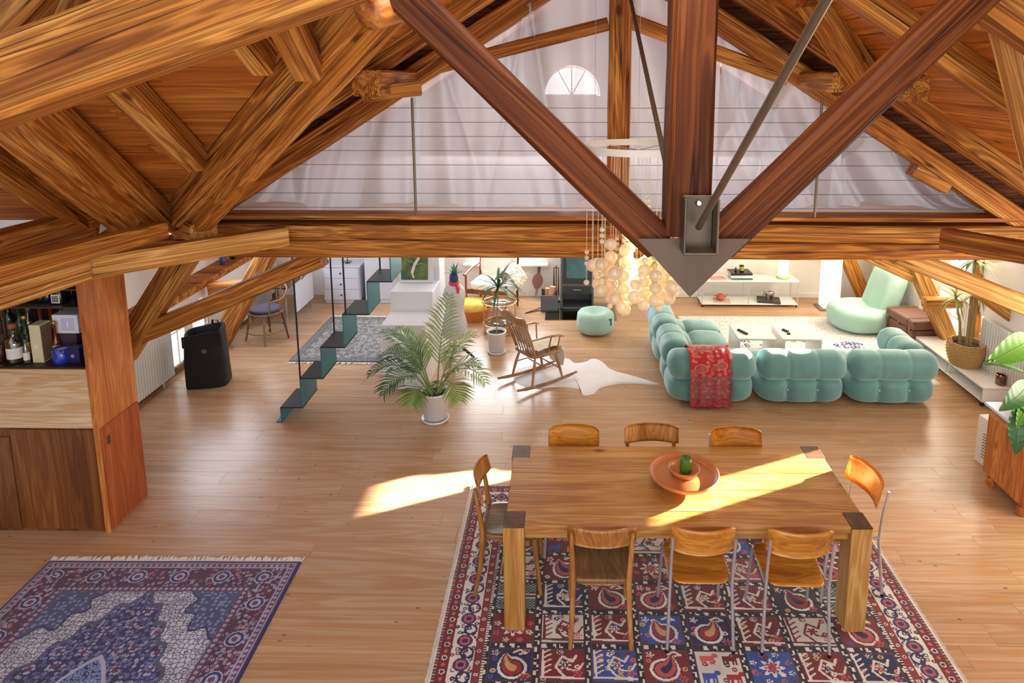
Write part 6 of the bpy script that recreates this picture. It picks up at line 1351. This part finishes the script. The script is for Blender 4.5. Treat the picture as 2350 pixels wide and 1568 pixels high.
# ------------------------------------------------------------------ right foreground: chest, plant, white carton
t = thing('wooden_chest', 'honey coloured rounded wooden chest at the right edge', 'chest', (4.02, 5.38, 0))
BX((0, 0, .40), (.80, .56, .64), None, .06).build('body', HONEY, t); BX((0, 0, .728), (.82, .58, .026), None, .008).build('top_panel', mat('stone_top', (196, 204, 224), .25), t)
for x in (-.33, .33):
    for y in (-.2, .2): MB().lathe([(.03, 0), (.04, .03), (.03, .085)], 14, (x, y, 0), cap=True).build('foot', HONEY, t)
t = thing('big_leaf_plant', 'broad leaved green plant reaching in at the right edge', 'plant', (4.0, 5.25, .7415)); pot(t, .15, .26, mat('dark_planter', (70, 66, 64), .5))
def big_leaf(p0, p1, wd, m, sag=.05, roll_=0.0, name='leaf'):
    p0, p1 = Vector(p0)-Vector(t.location), Vector(p1)-Vector(t.location); d = p1-p0; L = d.length; ax = d.normalized(); s = ax.cross(Vector((0, 0, 1))).normalized(); nn = s.cross(ax); c_, s_ = math.cos(roll_), math.sin(roll_); s, nn = s*c_+nn*s_, nn*c_-s*s_
    def fn(u, v):
        w_ = wd*math.sin(PI*min(1, .03+.97*v)**.75)**.85; q = (u-.5)*2; rip = .003*math.sin(v*46+abs(q)*5)*abs(q)
        return tuple(p0+ax*(L*v)+nn*(sag*math.sin(PI*v)+.18*w_*q*q+rip)+s*(w_*q))
    o = MB().grid(fn, 10, 36).build(name, m, t); b = MB(); b.tube([Vector(fn(.5, k/14))+nn*.002 for k in range(15)], [.004*(1-k/16) for k in range(15)], 5); b.build('midrib', GST, o)
    b = MB(); root = Vector((0, 0, .22)); b.tube([root, root.lerp(p0, .5)+Vector((0, 0, .12)), p0], .006, 6); b.build('petiole', GST, o)
LB1, LB2 = mat('broad_leaf', (92, 146, 52), .35, noise=.15, nscale=7), mat('broad_leaf_dark', (48, 96, 50), .35, noise=.15, nscale=7)
big_leaf(aty(2372, 778, 5.35), aty(2258, 838, 5.15), .105, LB1, .05, .85); big_leaf(aty(2345, 852, 5.25), aty(2262, 832, 5.1), .05, LB2, .02, .5); big_leaf(aty(2362, 880, 5.2), aty(2292, 944, 5.05), .085, LB2, .04, .9); big_leaf(aty(2338, 935, 5.1), aty(2330, 1046, 5.0), .075, LB2, .04, .1); big_leaf(aty(2362, 925, 5.15), aty(2332, 985, 5.0), .05, LB1, .03, .3)
for a, L, w_ in ((-.6, .3, .08), (-1.1, .28, .07)): h_ = Vector((math.cos(a), math.sin(a), 0)); big_leaf(Vector(t.location)+h_*.15+Vector((0, 0, .5)), Vector(t.location)+h_*(.15+L)+Vector((0, 0, .6)), w_, LB1, .06)
t = thing('white_carton', 'white printed carton standing behind the wooden chest', 'carton', (3.96, 5.90, 0), .12); BX((0, 0, .225), (.32, .24, .45), None, .004).build('box_body', mat('carton_white', (226, 222, 214), .6), t)
INK = mat('carton_ink', (70, 66, 64), .7)
for k in range(9):
    for c_ in range(2): BX((-.161, -.05+c_*.07, .08+k*.028), (.001, .05-.012*((k*3+c_) % 3), .008), None, 0).build('print_line', INK, t)
MB().lathe([(.001, 0), (.018, 0)], 14).build('hand_hole', INK, t, (-.1612, -.06, .37), (0, -PI/2, 0))
